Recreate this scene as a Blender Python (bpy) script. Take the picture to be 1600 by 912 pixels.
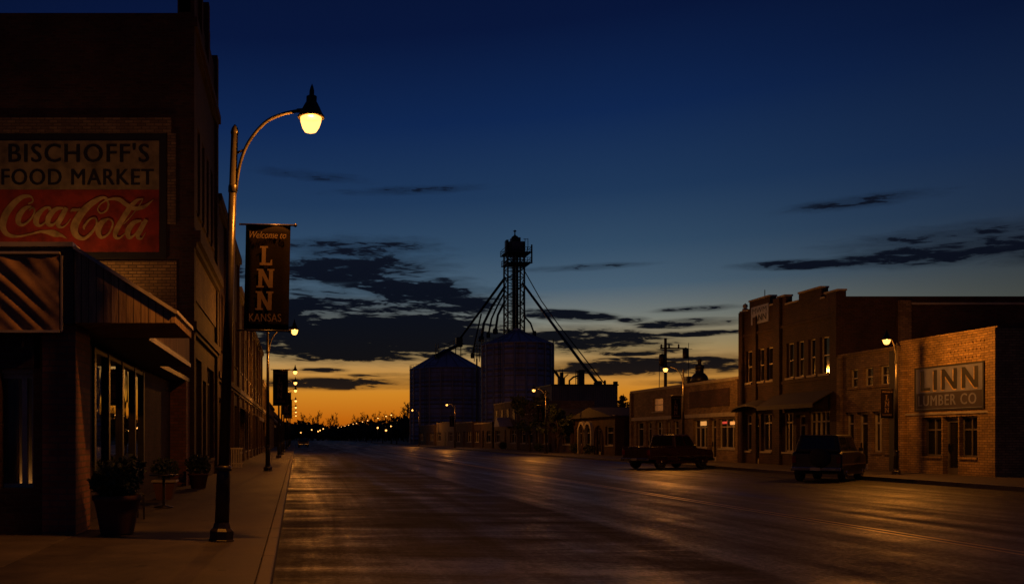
import bpy, bmesh, math, random
from mathutils import Vector, Matrix
random.seed(7)
for _o in list(bpy.data.objects): bpy.data.objects.remove(_o)
S = bpy.context.scene
C = S.collection
PI = math.pi
F = 1400.0            # focal length in photo pixels (1600 px wide)
VX, VY, EYE = 463.0, 683.0, 1.6

# ------------------------------------------------------------------ camera
cam = bpy.data.cameras.new('camera'); camo = bpy.data.objects.new('camera', cam); C.objects.link(camo)
camo.location = (0, 0, EYE); camo.rotation_euler = (PI/2, 0, 0)
cam.sensor_width = 36; cam.lens = 36*F/1600
cam.shift_x = (800-VX)/1600; cam.shift_y = (VY-456)/1600
cam.clip_start = 0.05; cam.clip_end = 9000
S.camera = camo
S.view_settings.view_transform = 'Standard'; S.view_settings.look = 'None'
S.view_settings.exposure = 0.0; S.view_settings.gamma = 1.0
S.view_settings.use_curve_mapping = False
S.render.engine = 'CYCLES'
S.cycles.use_denoising = True
S.cycles.max_bounces = 4; S.cycles.diffuse_bounces = 2; S.cycles.glossy_bounces = 3
S.cycles.sample_clamp_indirect = 2.0
S.cycles.caustics_reflective = False; S.cycles.caustics_refractive = False

# ------------------------------------------------------------------ dusk sky (world)
def lin(c):
    return tuple((v/255/12.92 if v/255 <= .04045 else ((v/255+.055)/1.055)**2.4) for v in c)
W = bpy.data.worlds.new('World'); S.world = W; W.use_nodes = True
nt = W.node_tree; nt.nodes.clear()
class G:
    """tiny helper for math node graphs"""
    def __init__(s, nt): s.nt = nt
    def n(s, t, **k):
        x = s.nt.nodes.new(t)
        for a, b in k.items(): setattr(x, a, b)
        return x
    def put(s, sock, v):
        if hasattr(v, 'is_output') or isinstance(v, bpy.types.NodeSocket): s.nt.links.new(v, sock)
        else: sock.default_value = v
    def m(s, op, a, b=0.0, c=None, clamp=False):
        x = s.n('ShaderNodeMath', operation=op); x.use_clamp = clamp
        s.put(x.inputs[0], a); s.put(x.inputs[1], b)
        if c is not None: s.put(x.inputs[2], c)
        return x.outputs[0]
    def ramp(s, f, stops, interp='LINEAR'):
        x = s.n('ShaderNodeValToRGB'); x.color_ramp.interpolation = interp
        e = x.color_ramp.elements
        e[0].position, e[0].color = stops[0][0], (*stops[0][1], 1)
        e[1].position, e[1].color = stops[-1][0], (*stops[-1][1], 1)
        for p, c in stops[1:-1]:
            q = e.new(p); q.color = (*c, 1)
        s.put(x.inputs[0], f); return x.outputs[0]
    def mix(s, f, a, b, mode='MIX'):
        x = s.n('ShaderNodeMix', data_type='RGBA', blend_type=mode)
        s.put(x.inputs[0], f)
        for i, v in ((6, a), (7, b)):
            if isinstance(v, tuple): x.inputs[i].default_value = (*v[:3], 1)
            else: s.nt.links.new(v, x.inputs[i])
        return x.outputs[2]
    def xyz(s, x_, y_, z_):
        x = s.n('ShaderNodeCombineXYZ')
        for i, v in enumerate((x_, y_, z_)): s.put(x.inputs[i], v)
        return x.outputs[0]
    def noise(s, v, scale, detail=4, rough=.55, dist=0.0):
        x = s.n('ShaderNodeTexNoise'); s.nt.links.new(v, x.inputs['Vector'])
        x.inputs['Scale'].default_value = scale; x.inputs['Detail'].default_value = detail
        x.inputs['Roughness'].default_value = rough; x.inputs['Distortion'].default_value = dist
        return x.outputs['Fac']
g = G(nt)
tc = g.n('ShaderNodeTexCoord'); sp = g.n('ShaderNodeSeparateXYZ')
nt.links.new(tc.outputs['Generated'], sp.inputs[0])
dx, dy, dz = sp.outputs
az = g.m('ARCTAN2', dx, dy)                               # 0 along the street, + to the right
hor = g.m('SQRT', g.m('ADD', g.m('MULTIPLY', dx, dx), g.m('MULTIPLY', dy, dy)))
el = g.m('DIVIDE', dz, g.m('MAXIMUM', hor, .001))         # tangent of the elevation
def EL(y): return (VY-y)/F
glow = g.ramp(g.m('MULTIPLY', el, 1.5), [(0.0, lin((150,66,10))), (EL(655)*1.5, lin((190,100,14))), (EL(615)*1.5, lin((206,132,36))),
      (EL(585)*1.5, lin((192,138,66))), (EL(550)*1.5, lin((164,142,98))), (EL(510)*1.5, lin((120,124,116))), (EL(460)*1.5, lin((72,94,112))),
      (EL(400)*1.5, lin((50,75,100))), (EL(320)*1.5, lin((31,56,89))), (EL(200)*1.5, lin((15,38,80))), (EL(60)*1.5, lin((8,22,58))), (1.0, lin((5,12,36)))])
side = g.ramp(g.m('MULTIPLY', el, 1.5), [(0.0, lin((80,52,28))), (EL(600)*1.5, lin((84,72,48))), (EL(540)*1.5, lin((66,68,60))), (EL(470)*1.5, lin((48,56,62))),
      (EL(400)*1.5, lin((30,46,70))), (EL(320)*1.5, lin((20,38,70))), (EL(150)*1.5, lin((8,20,50))), (1.0, lin((2,6,18)))])
back = g.ramp(g.m('MULTIPLY', el, 1.0), [(0.0, lin((26,27,42))), (.2, lin((20,26,50))), (1.0, lin((5,11,32)))])
ad = g.m('ABSOLUTE', g.m('SUBTRACT', az, .08))
def sstep(v, a, b):
    x = g.n('ShaderNodeMapRange', interpolation_type='SMOOTHSTEP'); g.put(x.inputs[0], v)
    x.inputs[1].default_value = a; x.inputs[2].default_value = b
    return x.outputs[0]
skyc = g.mix(sstep(ad, .22, .68), glow, side)
skyc = g.mix(sstep(ad, .65, 1.5), skyc, back)
# clouds: banks and wisps, each an ellipse in azimuth / elevation broken up by stretched noise
wv = g.xyz(g.m('MULTIPLY', az, 9.0), g.m('MULTIPLY', g.m('ADD', el, g.m('MULTIPLY', az, .03)), 52.0), 1.7)
n1 = g.noise(wv, 1.0, 7, .62, .7)
wv2 = g.xyz(g.m('MULTIPLY', az, 34.0), g.m('MULTIPLY', g.m('ADD', el, g.m('MULTIPLY', az, .05)), 190.0), 3.0)
n2 = g.noise(wv2, 1.0, 4, .6, .6)
nn = g.m('ADD', g.m('MULTIPLY', g.m('SUBTRACT', n1, .5), 4.6), g.m('MULTIPLY', g.m('SUBTRACT', n2, .5), 3.6))
def cloud(cx, cy, rx, ry, dens=1.0, slope=0.0):
    a0 = math.atan((cx-VX)/F); e0 = (VY-cy)/F*math.cos(a0)
    ra = rx/F*math.cos(a0)**2; re = ry/F*math.cos(a0)
    a = g.m('SUBTRACT', az, a0)
    u = g.m('DIVIDE', a, ra)
    v = g.m('DIVIDE', g.m('SUBTRACT', g.m('SUBTRACT', el, e0), g.m('MULTIPLY', a, slope)), re)
    r2 = g.m('ADD', g.m('MULTIPLY', u, u), g.m('MULTIPLY', v, v))
    return g.m('MULTIPLY', g.m('SUBTRACT', 1.15, r2), dens)
CL = [(570,525,235,40,2.0,0), (440,500,150,50,1.2,0), (590,475,150,26,.9,0), (545,388,115,16,.75,0), (545,420,140,24,.9,0), (640,452,120,18,.85,-.05), (690,437,50,5,.5,0), (700,478,110,16,.8,0), (480,560,60,5,.7,0),
      (540,598,150,9,.85,0), (560,606,80,3,.5,0), (590,586,50,3,.5,0), (500,578,40,4,.7,0), (490,275,60,6,.35,-.1), (640,298,90,5,.4,0), (905,418,75,4,.45,0), (760,545,80,12,.9,0),
      (880,492,85,9,1.2,-.1), (930,534,140,22,1.15,-.05), (1010,571,220,15,1.2,0), (1075,505,85,8,1.5,0), (1095,482,70,5,1.1,0), (1085,521,80,5,1.2,0), (1000,550,90,6,1.2,0), (985,500,25,5,.7,0), (1100,596,80,5,.6,0),
      (1262,413,118,8,1.3,-.05), (1360,404,80,9,.9,0), (1500,390,200,19,1.2,.02), (1480,368,170,14,.7,0), (1340,316,90,8,.5,0), (1700,390,160,18,1,0),
      (200,500,160,50,1.1,0), (300,420,110,20,.8,0)]
tot = None
for c_ in CL:
    v = cloud(*c_)
    tot = v if tot is None else g.m('MAXIMUM', tot, v)
dens = sstep(g.m('ADD', tot, nn), .05, .95)
dens = g.m('MULTIPLY', dens, sstep(tot, -.55, .5))
soft = g.m('MULTIPLY', sstep(g.m('ADD', tot, g.m('MULTIPLY', nn, .5)), -.9, 1.3), .62)
dens = g.m('MAXIMUM', dens, soft)
dens = g.m('MULTIPLY', dens, .995)
ccol = g.ramp(g.m('MULTIPLY', el, 1.5), [(0.0, lin((60,32,14))), (EL(600)*1.5, lin((26,20,18))), (EL(560)*1.5, lin((11,12,17))), (EL(480)*1.5, lin((9,13,24))), (EL(400)*1.5, lin((12,17,30))), (1.0, lin((6,12,34)))])
skyc = g.mix(dens, skyc, ccol)
skyc = g.mix(1.0, skyc, g.ramp(g.m('ADD', g.m('MULTIPLY', dz, 60.0), 1.0), [(0.0, (.02,.02,.02)), (1.0, (1,1,1))]), 'MULTIPLY')
bg = g.n('ShaderNodeBackground'); nt.links.new(skyc, bg.inputs[0]); bg.inputs[1].default_value = 1.0
out = g.n('ShaderNodeOutputWorld'); nt.links.new(bg.outputs[0], out.inputs[0])
W.cycles.sampling_method = 'MANUAL'; W.cycles.sample_map_resolution = 1024

# ------------------------------------------------------------------ materials
MATS = {}
def base_mat(name):
    m = bpy.data.materials.new(name); m.use_nodes = True
    b = m.node_tree.nodes['Principled BSDF']; MATS[name] = m
    return m, G(m.node_tree), b
def objcoord(gg):
    t = gg.n('ShaderNodeTexCoord'); s = gg.n('ShaderNodeSeparateXYZ')
    gg.nt.links.new(t.outputs['Object'], s.inputs[0]); return t.outputs['Object'], s.outputs
def bump(gg, b, h, strength=.4, dist=.01):
    x = gg.n('ShaderNodeBump'); gg.nt.links.new(h, x.inputs['Height'])
    x.inputs['Strength'].default_value = strength; x.inputs['Distance'].default_value = dist
    gg.nt.links.new(x.outputs[0], b.inputs['Normal'])
def plain(name, col, rough=.6, metal=0.0, var=.35, scale=3.0, bumpd=.003, spec=.5):
    m, gg, b = base_mat(name); v, _ = objcoord(gg)
    n = gg.noise(v, scale, 6, .6)
    c = gg.ramp(n, [(.25, tuple(x*(1-var) for x in col)), (.75, tuple(min(1, x*(1+var)) for x in col))])
    gg.nt.links.new(c, b.inputs['Base Color'])
    gg.put(b.inputs['Roughness'], gg.m('ADD', gg.m('MULTIPLY', n, .3), rough-.15, clamp=True))
    b.inputs['Metallic'].default_value = metal; b.inputs['Specular IOR Level'].default_value = spec
    bump(gg, b, gg.noise(v, scale*9, 3), .5, bumpd)
    return m
def brick(name, c1, c2, mortar, stain=.5, bw=.26, bh=.095):
    m, gg, b = base_mat(name); v, (x, y, z) = objcoord(gg)
    vec = gg.xyz(gg.m('ADD', x, y), z, 0.0)
    t = gg.n('ShaderNodeTexBrick'); gg.nt.links.new(vec, t.inputs['Vector'])
    t.inputs['Color1'].default_value = (*c1, 1); t.inputs['Color2'].default_value = (*c2, 1)
    t.inputs['Mortar'].default_value = (*mortar, 1); t.inputs['Scale'].default_value = 1
    t.inputs['Brick Width'].default_value = bw; t.inputs['Row Height'].default_value = bh
    t.inputs['Mortar Size'].default_value = .011; t.inputs['Bias'].default_value = -.1
    n = gg.noise(v, .7, 6, .65); n3 = gg.noise(v, 9, 4, .6)
    f = gg.ramp(n, [(.3, (1-stain,)*3), (.7, (1.15, 1.12, 1.08))])
    c = gg.mix(1.0, t.outputs['Color'], f, 'MULTIPLY')
    c = gg.mix(gg.ramp(n3, [(.45, (0,0,0)), (.8, (.55,.55,.55))]), c, tuple(.45*k for k in c1))
    gg.nt.links.new(c, b.inputs['Base Color']); b.inputs['Roughness'].default_value = .85
    h = gg.m('ADD', gg.m('MULTIPLY', t.outputs['Fac'], -1.0), gg.m('MULTIPLY', n3, .8))
    bump(gg, b, h, 1.0, .016)
    return m
def emis(name, col, strength):
    m, gg, b = base_mat(name)
    b.inputs['Base Color'].default_value = (*col, 1)
    b.inputs['Emission Color'].default_value = (*col, 1); b.inputs['Emission Strength'].default_value = strength
    return m
M = {}
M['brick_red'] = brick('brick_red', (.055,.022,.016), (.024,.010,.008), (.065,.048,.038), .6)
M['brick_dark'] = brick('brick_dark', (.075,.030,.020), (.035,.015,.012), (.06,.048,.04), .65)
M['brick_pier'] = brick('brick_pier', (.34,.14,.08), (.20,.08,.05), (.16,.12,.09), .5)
M['brick_tan'] = brick('brick_tan', (.30,.21,.12), (.15,.10,.06), (.10,.075,.055), .65)
M['brick_cream'] = brick('brick_cream', (.47,.31,.13), (.25,.16,.07), (.11,.08,.05), .65)
M['plaster'] = plain('plaster', (.20,.17,.13), .85, var=.35, scale=1.6, bumpd=.01)
M['stone'] = plain('stone', (.30,.27,.23), .8, var=.3, scale=2.5, bumpd=.008)
M['wood'] = None
M['frame_paint'] = plain('frame_paint', (.09,.075,.06), .5, var=.3)
M['frame_pale'] = plain('frame_pale', (.38,.34,.28), .5, var=.25)
M['dark_metal'] = plain('dark_metal', (.035,.033,.03), .42, .6, var=.4)
M['pole_paint'] = plain('pole_paint', (.045,.038,.03), .36, .5, var=.35, scale=5)
M['galv'] = plain('galv', (.30,.31,.34), .5, .6, var=.3)
M['roofing'] = plain('roofing', (.05,.045,.04), .9, var=.3)
M['awning_cloth'] = plain('awning_cloth', (.045,.04,.045), .8, var=.3)
M['awning_pale'] = plain('awning_pale', (.42,.32,.2), .85, var=.25)
M['black_paint'] = plain('black_paint', (.012,.011,.01), .6, var=.3)
M['cream_paint'] = plain('cream_paint', (.22,.17,.09), .85, var=.6, scale=2.2, bumpd=.01)
M['red_paint'] = plain('red_paint', (.24,.024,.010), .8, var=.65, scale=2.0, bumpd=.01)
M['letter_tan'] = plain('letter_tan', (.36,.25,.10), .85, var=.6, scale=3)
M['sign_blue'] = plain('sign_blue', (.13,.14,.24), .8, var=.3, scale=2)
M['sign_navy'] = plain('sign_navy', (.035,.03,.05), .8, var=.3, scale=2)
M['banner_cloth'] = plain('banner_cloth', (.010,.007,.005), .95, var=.35, scale=4, bumpd=.004, spec=.04)
M['banner_letter'] = plain('banner_letter', (.14,.085,.05), .85, var=.25, scale=6)
M['terracotta'] = plain('terracotta', (.10,.045,.03), .8, var=.35, scale=5)
M['soil'] = plain('soil', (.03,.022,.015), .95, var=.4, scale=12, bumpd=.02)
M['leaf'] = plain('leaf', (.040,.055,.022), .55, var=.45, scale=4)
M['leaf_far'] = plain('leaf_far', (.030,.035,.02), .8, var=.4, scale=1)
M['bark'] = plain('bark', (.06,.045,.035), .9, var=.35, scale=6, bumpd=.02)
M['tyre'] = plain('tyre', (.02,.02,.02), .85, var=.2)
M['chrome'] = plain('chrome', (.45,.45,.45), .22, 1.0, var=.15)
M['car_paint'] = plain('car_paint', (.030,.008,.010), .3, .0, var=.15)
M['car_paint2'] = plain('car_paint2', (.005,.005,.006), .4, .0, var=.2)
M['tail_lamp'] = plain('tail_lamp', (.16,.01,.008), .25, var=.1)
M['curtain'] = plain('curtain', (.45,.33,.16), .9, var=.4, scale=3)
M['yellow_line'] = plain('yellow_line', (.42,.28,.05), .45, var=.5, scale=3)
M['headlamp'] = plain('headlamp', (.5,.5,.48), .15, var=.1)
M['rust'] = plain('rust', (.30,.18,.09), .7, .2, var=.6, scale=3)
def glassm(name, col, ior, rough=.03):
    m, gg, b = base_mat(name); v, _ = objcoord(gg)
    b.inputs['Base Color'].default_value = (*col, 1); b.inputs['IOR'].default_value = ior
    b.inputs['Roughness'].default_value = rough
    bump(gg, b, gg.noise(v, 1.3, 2), .25, .01)
    return m
M['glass'] = glassm('glass', (.010,.010,.010), 1.6, .10)
M['shop_glass'] = glassm('shop_glass', (.5,.5,.5), 1.5, .015); M['shop_glass'].node_tree.nodes['Principled BSDF'].inputs['Metallic'].default_value = 1.0
M['lamp_glow'] = None
def bowl_mat():
    m, gg, b = base_mat('lamp_bowl'); nt_ = m.node_tree
    tr = gg.n('ShaderNodeBsdfTransparent'); em = gg.n('ShaderNodeEmission'); em.inputs[0].default_value = (1,.45,.10,1); em.inputs[1].default_value = 6.0
    tr.inputs[0].default_value = (1,.9,.75,1)
    mx = gg.n('ShaderNodeMixShader'); mx.inputs[0].default_value = .35; nt_.links.new(tr.outputs[0], mx.inputs[1]); nt_.links.new(em.outputs[0], mx.inputs[2])
    nt_.links.new(mx.outputs[0], nt_.nodes['Material Output'].inputs[0]); return m
M['lamp_glow'] = bowl_mat()
M['lamp_glow_far'] = emis('lamp_glow_far', (1.0, .42, .10), 3.2)
M['window_lit'] = emis('window_lit', (1.0, .5, .15), .22)
M['neon_red'] = emis('neon_red', (1.0, .12, .08), .3)
M['neon_warm'] = emis('neon_warm', (1.0, .5, .13), .55)
def planks():
    m, gg, b = base_mat('wood_planks'); v, (x, y, z) = objcoord(gg)
    u = gg.m('ADD', x, y)
    fr = gg.m('FRACT', gg.m('DIVIDE', u, .11))
    gap = gg.m('LESS_THAN', fr, .10)
    idn = gg.n('ShaderNodeTexWhiteNoise', noise_dimensions='1D'); gg.put(idn.inputs['W'], gg.m('FLOOR', gg.m('DIVIDE', u, .11)))
    gr = gg.noise(gg.xyz(gg.m('MULTIPLY', u, 20.0), gg.m('MULTIPLY', z, 1.6), 0.0), 1.0, 5, .6, .5)
    c = gg.ramp(gr, [(.3, (.22,.14,.08)), (.7, (.52,.36,.19))])
    c = gg.mix(gg.m('MULTIPLY', idn.outputs['Value'], .5), c, (.12,.08,.05))
    c = gg.mix(gap, c, (.02,.015,.01))
    gg.nt.links.new(c, b.inputs['Base Color']); b.inputs['Roughness'].default_value = .8
    bump(gg, b, gg.m('SUBTRACT', gr, gg.m('MULTIPLY', gap, 2.0)), .8, .012)
    return m
M['wood'] = planks()
def corrugated(name, col, pitch, axis='h', metal=.6, rough=.45):
    m, gg, b = base_mat(name); v, (x, y, z) = objcoord(gg)
    w = gg.m('SINE', gg.m('MULTIPLY', z if axis == 'h' else gg.m('ADD', x, y), 2*PI/pitch))
    n = gg.noise(v, .35, 5, .6)
    st = gg.noise(gg.xyz(x, y, gg.m('MULTIPLY', z, .06)), 1.2, 4, .6)
    c = gg.ramp(n, [(.3, tuple(k*.6 for k in col)), (.7, col)])
    c = gg.mix(gg.ramp(st, [(.5, (0,0,0)), (.8, (.7,.7,.7))]), c, (.10,.07,.06))
    gg.nt.links.new(c, b.inputs['Base Color']); b.inputs['Metallic'].default_value = metal
    b.inputs['Roughness'].default_value = rough
    bump(gg, b, w, .6, pitch*.12)
    return m
M['bin_steel'] = corrugated('bin_steel', (.48,.48,.60), .9, 'h', .0, .6)
M['bin_roof'] = plain('bin_roof', (.36,.38,.50), .55, .0, var=.25, scale=.4)
M['metal_sheet'] = corrugated('metal_sheet', (.16,.15,.15), .3, 'v', .4, .6)
def road_mat():
    m, gg, b = base_mat('road_surface'); v, (x, y, z) = objcoord(gg)
    lane = sst(gg, gg.m('ADD', x, gg.m('MULTIPLY', gg.noise(gg.xyz(0.0, y, 0.0), .6, 3), .25)), 5.62, 5.80)
    grain = gg.noise(v, 14, 5, .75)
    fine = gg.noise(v, 60, 3, .7); mid = gg.noise(v, 1.2, 6, .6); big = gg.noise(gg.xyz(gg.m('MULTIPLY', x, .6), gg.m('MULTIPLY', y, .09), 0.0), 1.0, 5, .6)
    strk = gg.noise(gg.xyz(gg.m('MULTIPLY', x, 1.0), gg.m('MULTIPLY', y, .045), 5.0), 1.0, 6, .62, .5)
    conc = gg.ramp(mid, [(.3, (.022,.017,.013)), (.7, (.066,.052,.039))])
    asph = gg.ramp(mid, [(.3, (.017,.015,.013)), (.7, (.045,.038,.032))])
    col = gg.mix(lane, conc, asph)
    col = gg.mix(gg.ramp(fine, [(.4, (0,0,0)), (.75, (.6,.6,.6))]), col, (.02,.018,.016))
    col = gg.mix(gg.ramp(big, [(.45, (0,0,0)), (.7, (.75,.75,.75))]), col, (.016,.014,.013))
    # joint between gutter lane and asphalt, tar seams and transverse joints
    def near(c, val, w): return gg.m('LESS_THAN', gg.m('ABSOLUTE', gg.m('SUBTRACT', c, val)), w)
    tr2 = gg.ramp(gg.noise(gg.xyz(gg.m('MULTIPLY', x, .16), gg.m('MULTIPLY', y, .42), 7.0), 1.0, 6, .65, .6), [(.40, (0,0,0)), (.62, (.8,.8,.8))])
    col = gg.mix(gg.m('MULTIPLY', tr2, gg.m('SUBTRACT', 1.0, gg.m('MULTIPLY', lane, .7))), col, (.011,.009,.008))
    trk = gg.ramp(gg.noise(gg.xyz(gg.m('MULTIPLY', x, 2.1), gg.m('MULTIPLY', y, .012), 9.0), 1.0, 3, .6), [(.42, (0,0,0)), (.60, (.8,.8,.8))])
    col = gg.mix(gg.m('MULTIPLY', trk, lane), col, (.012,.010,.009))
    col = gg.mix(gg.ramp(grain, [(.42, (.7,.7,.7)), (.62, (0,0,0))]), col, (.010,.009,.008))
    seam = near(x, 5.7, .22)
    wx = gg.m('ADD', x, gg.m('MULTIPLY', gg.noise(gg.xyz(0.0, gg.m('MULTIPLY', y, .3), 0.0), 1.0, 3), .12))
    for sx_, sw_ in ((7.7,.03),(8.6,.05),(12.4,.04),(13.3,.025),(15.6,.05),(17.9,.035),(19.4,.03)): seam = gg.m('MAXIMUM', seam, near(wx, sx_, sw_))
    wob = gg.m('MULTIPLY', gg.noise(gg.xyz(x, y, 0.0), .8, 3), .10)
    tj = gg.m('MULTIPLY', gg.m('LESS_THAN', gg.m('FRACT', gg.m('DIVIDE', gg.m('ADD', gg.m('ADD', y, wob), 4.2), 6.1)), .007), gg.m('SUBTRACT', 1.0, lane))
    vor = gg.n('ShaderNodeTexVoronoi', feature='DISTANCE_TO_EDGE'); gg.nt.links.new(gg.xyz(gg.m('ADD', x, gg.m('MULTIPLY', mid, 1.5)), gg.m('MULTIPLY', y, .6), 0.0), vor.inputs['Vector']); vor.inputs['Scale'].default_value = .28
    crack = gg.m('MULTIPLY', gg.m('LESS_THAN', vor.outputs['Distance'], .005), gg.m('GREATER_THAN', big, .42))
    dark = gg.m('MAXIMUM', gg.m('MAXIMUM', gg.m('MULTIPLY', seam, .8), tj), gg.m('MULTIPLY', crack, .7))
    col = gg.mix(dark, col, (.010,.009,.008))
    gg.nt.links.new(col, b.inputs['Base Color'])
    trans = gg.noise(gg.xyz(gg.m('MULTIPLY', x, .22), gg.m('MULTIPLY', y, .75), 2.0), 1.0, 6, .65, .8)
    r = gg.m('ADD', gg.m('MULTIPLY', strk, -1.0), 1.0)
    r = gg.m('ADD', r, gg.m('MULTIPLY', gg.m('SUBTRACT', grain, .5), .9))
    r = gg.m('ADD', r, gg.m('MULTIPLY', gg.m('SUBTRACT', mid, .5), .45))
    r = gg.m('ADD', r, gg.m('MULTIPLY', gg.m('MULTIPLY', gg.m('SUBTRACT', trans, .5), 1.5), gg.m('SUBTRACT', 1.0, gg.m('MULTIPLY', lane, .8))))
    r = gg.m('ADD', r, gg.m('MULTIPLY', gg.m('SUBTRACT', 1.0, lane), .14))
    r = gg.m('MINIMUM', gg.m('MAXIMUM', r, .30), .95)
    gg.put(b.inputs['Roughness'], r)
    b.inputs['Specular IOR Level'].default_value = .34
    h = gg.m('ADD', gg.m('ADD', gg.m('MULTIPLY', fine, .5), gg.m('MULTIPLY', grain, 1.6)), gg.m('SUBTRACT', gg.m('MULTIPLY', mid, 1.0), gg.m('MULTIPLY', dark, 1.0)))
    bump(gg, b, h, .8, .012)
    return m
def sst(gg, v, a, b_):
    x = gg.n('ShaderNodeMapRange', interpolation_type='SMOOTHSTEP'); gg.put(x.inputs[0], v)
    x.inputs[1].default_value = a; x.inputs[2].default_value = b_
    return x.outputs[0]
M['road'] = road_mat()
def walk_mat(name, c1, c2, jx, jy, offx=0.0, offy=0.0):
    m, gg, b = base_mat(name); v, (x, y, z) = objcoord(gg)
    mid = gg.noise(v, 1.4, 6, .65); fine = gg.noise(v, 45, 3, .6)
    col = gg.ramp(mid, [(.3, c1), (.7, c2)])
    col = gg.mix(gg.ramp(fine, [(.45, (0,0,0)), (.8, (.5,.5,.5))]), col, tuple(k*.4 for k in c1))
    sp1 = gg.m('GREATER_THAN', gg.noise(v, 2.2, 2, .4), .69)
    col = gg.mix(gg.m('MULTIPLY', sp1, .6), col, tuple(k*.3 for k in c1))
    j1 = gg.m('LESS_THAN', gg.m('FRACT', gg.m('DIVIDE', gg.m('ADD', x, offx), jx)), .018/jx)
    j2 = gg.m('LESS_THAN', gg.m('FRACT', gg.m('DIVIDE', gg.m('ADD', y, offy), jy)), .03/jy)
    j = gg.m('MAXIMUM', j1, j2)
    col = gg.mix(gg.m('MULTIPLY', j, .85), col, (.012,.010,.008))
    gg.nt.links.new(col, b.inputs['Base Color']); gg.put(b.inputs['Roughness'], gg.m('ADD', gg.m('MULTIPLY', mid, .3), .55))
    bump(gg, b, gg.m('SUBTRACT', gg.m('ADD', gg.m('MULTIPLY', fine, .3), mid), gg.m('MULTIPLY', j, 2.0)), .6, .008)
    return m
M['walk'] = walk_mat('sidewalk_concrete', (.035,.028,.022), (.105,.084,.062), 3.2, 4.6, 0.35, .27)
M['forecourt'] = walk_mat('forecourt_concrete', (.07,.06,.045), (.15,.12,.09), 50, 50, 20, 20)
M['kerb'] = walk_mat('kerb_concrete', (.07,.056,.042), (.16,.128,.095), 30, 3.0, 15, 1)
M['ground'] = plain('ground', (.035,.032,.022), .95, var=.4, scale=.08, bumpd=.05)

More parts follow.
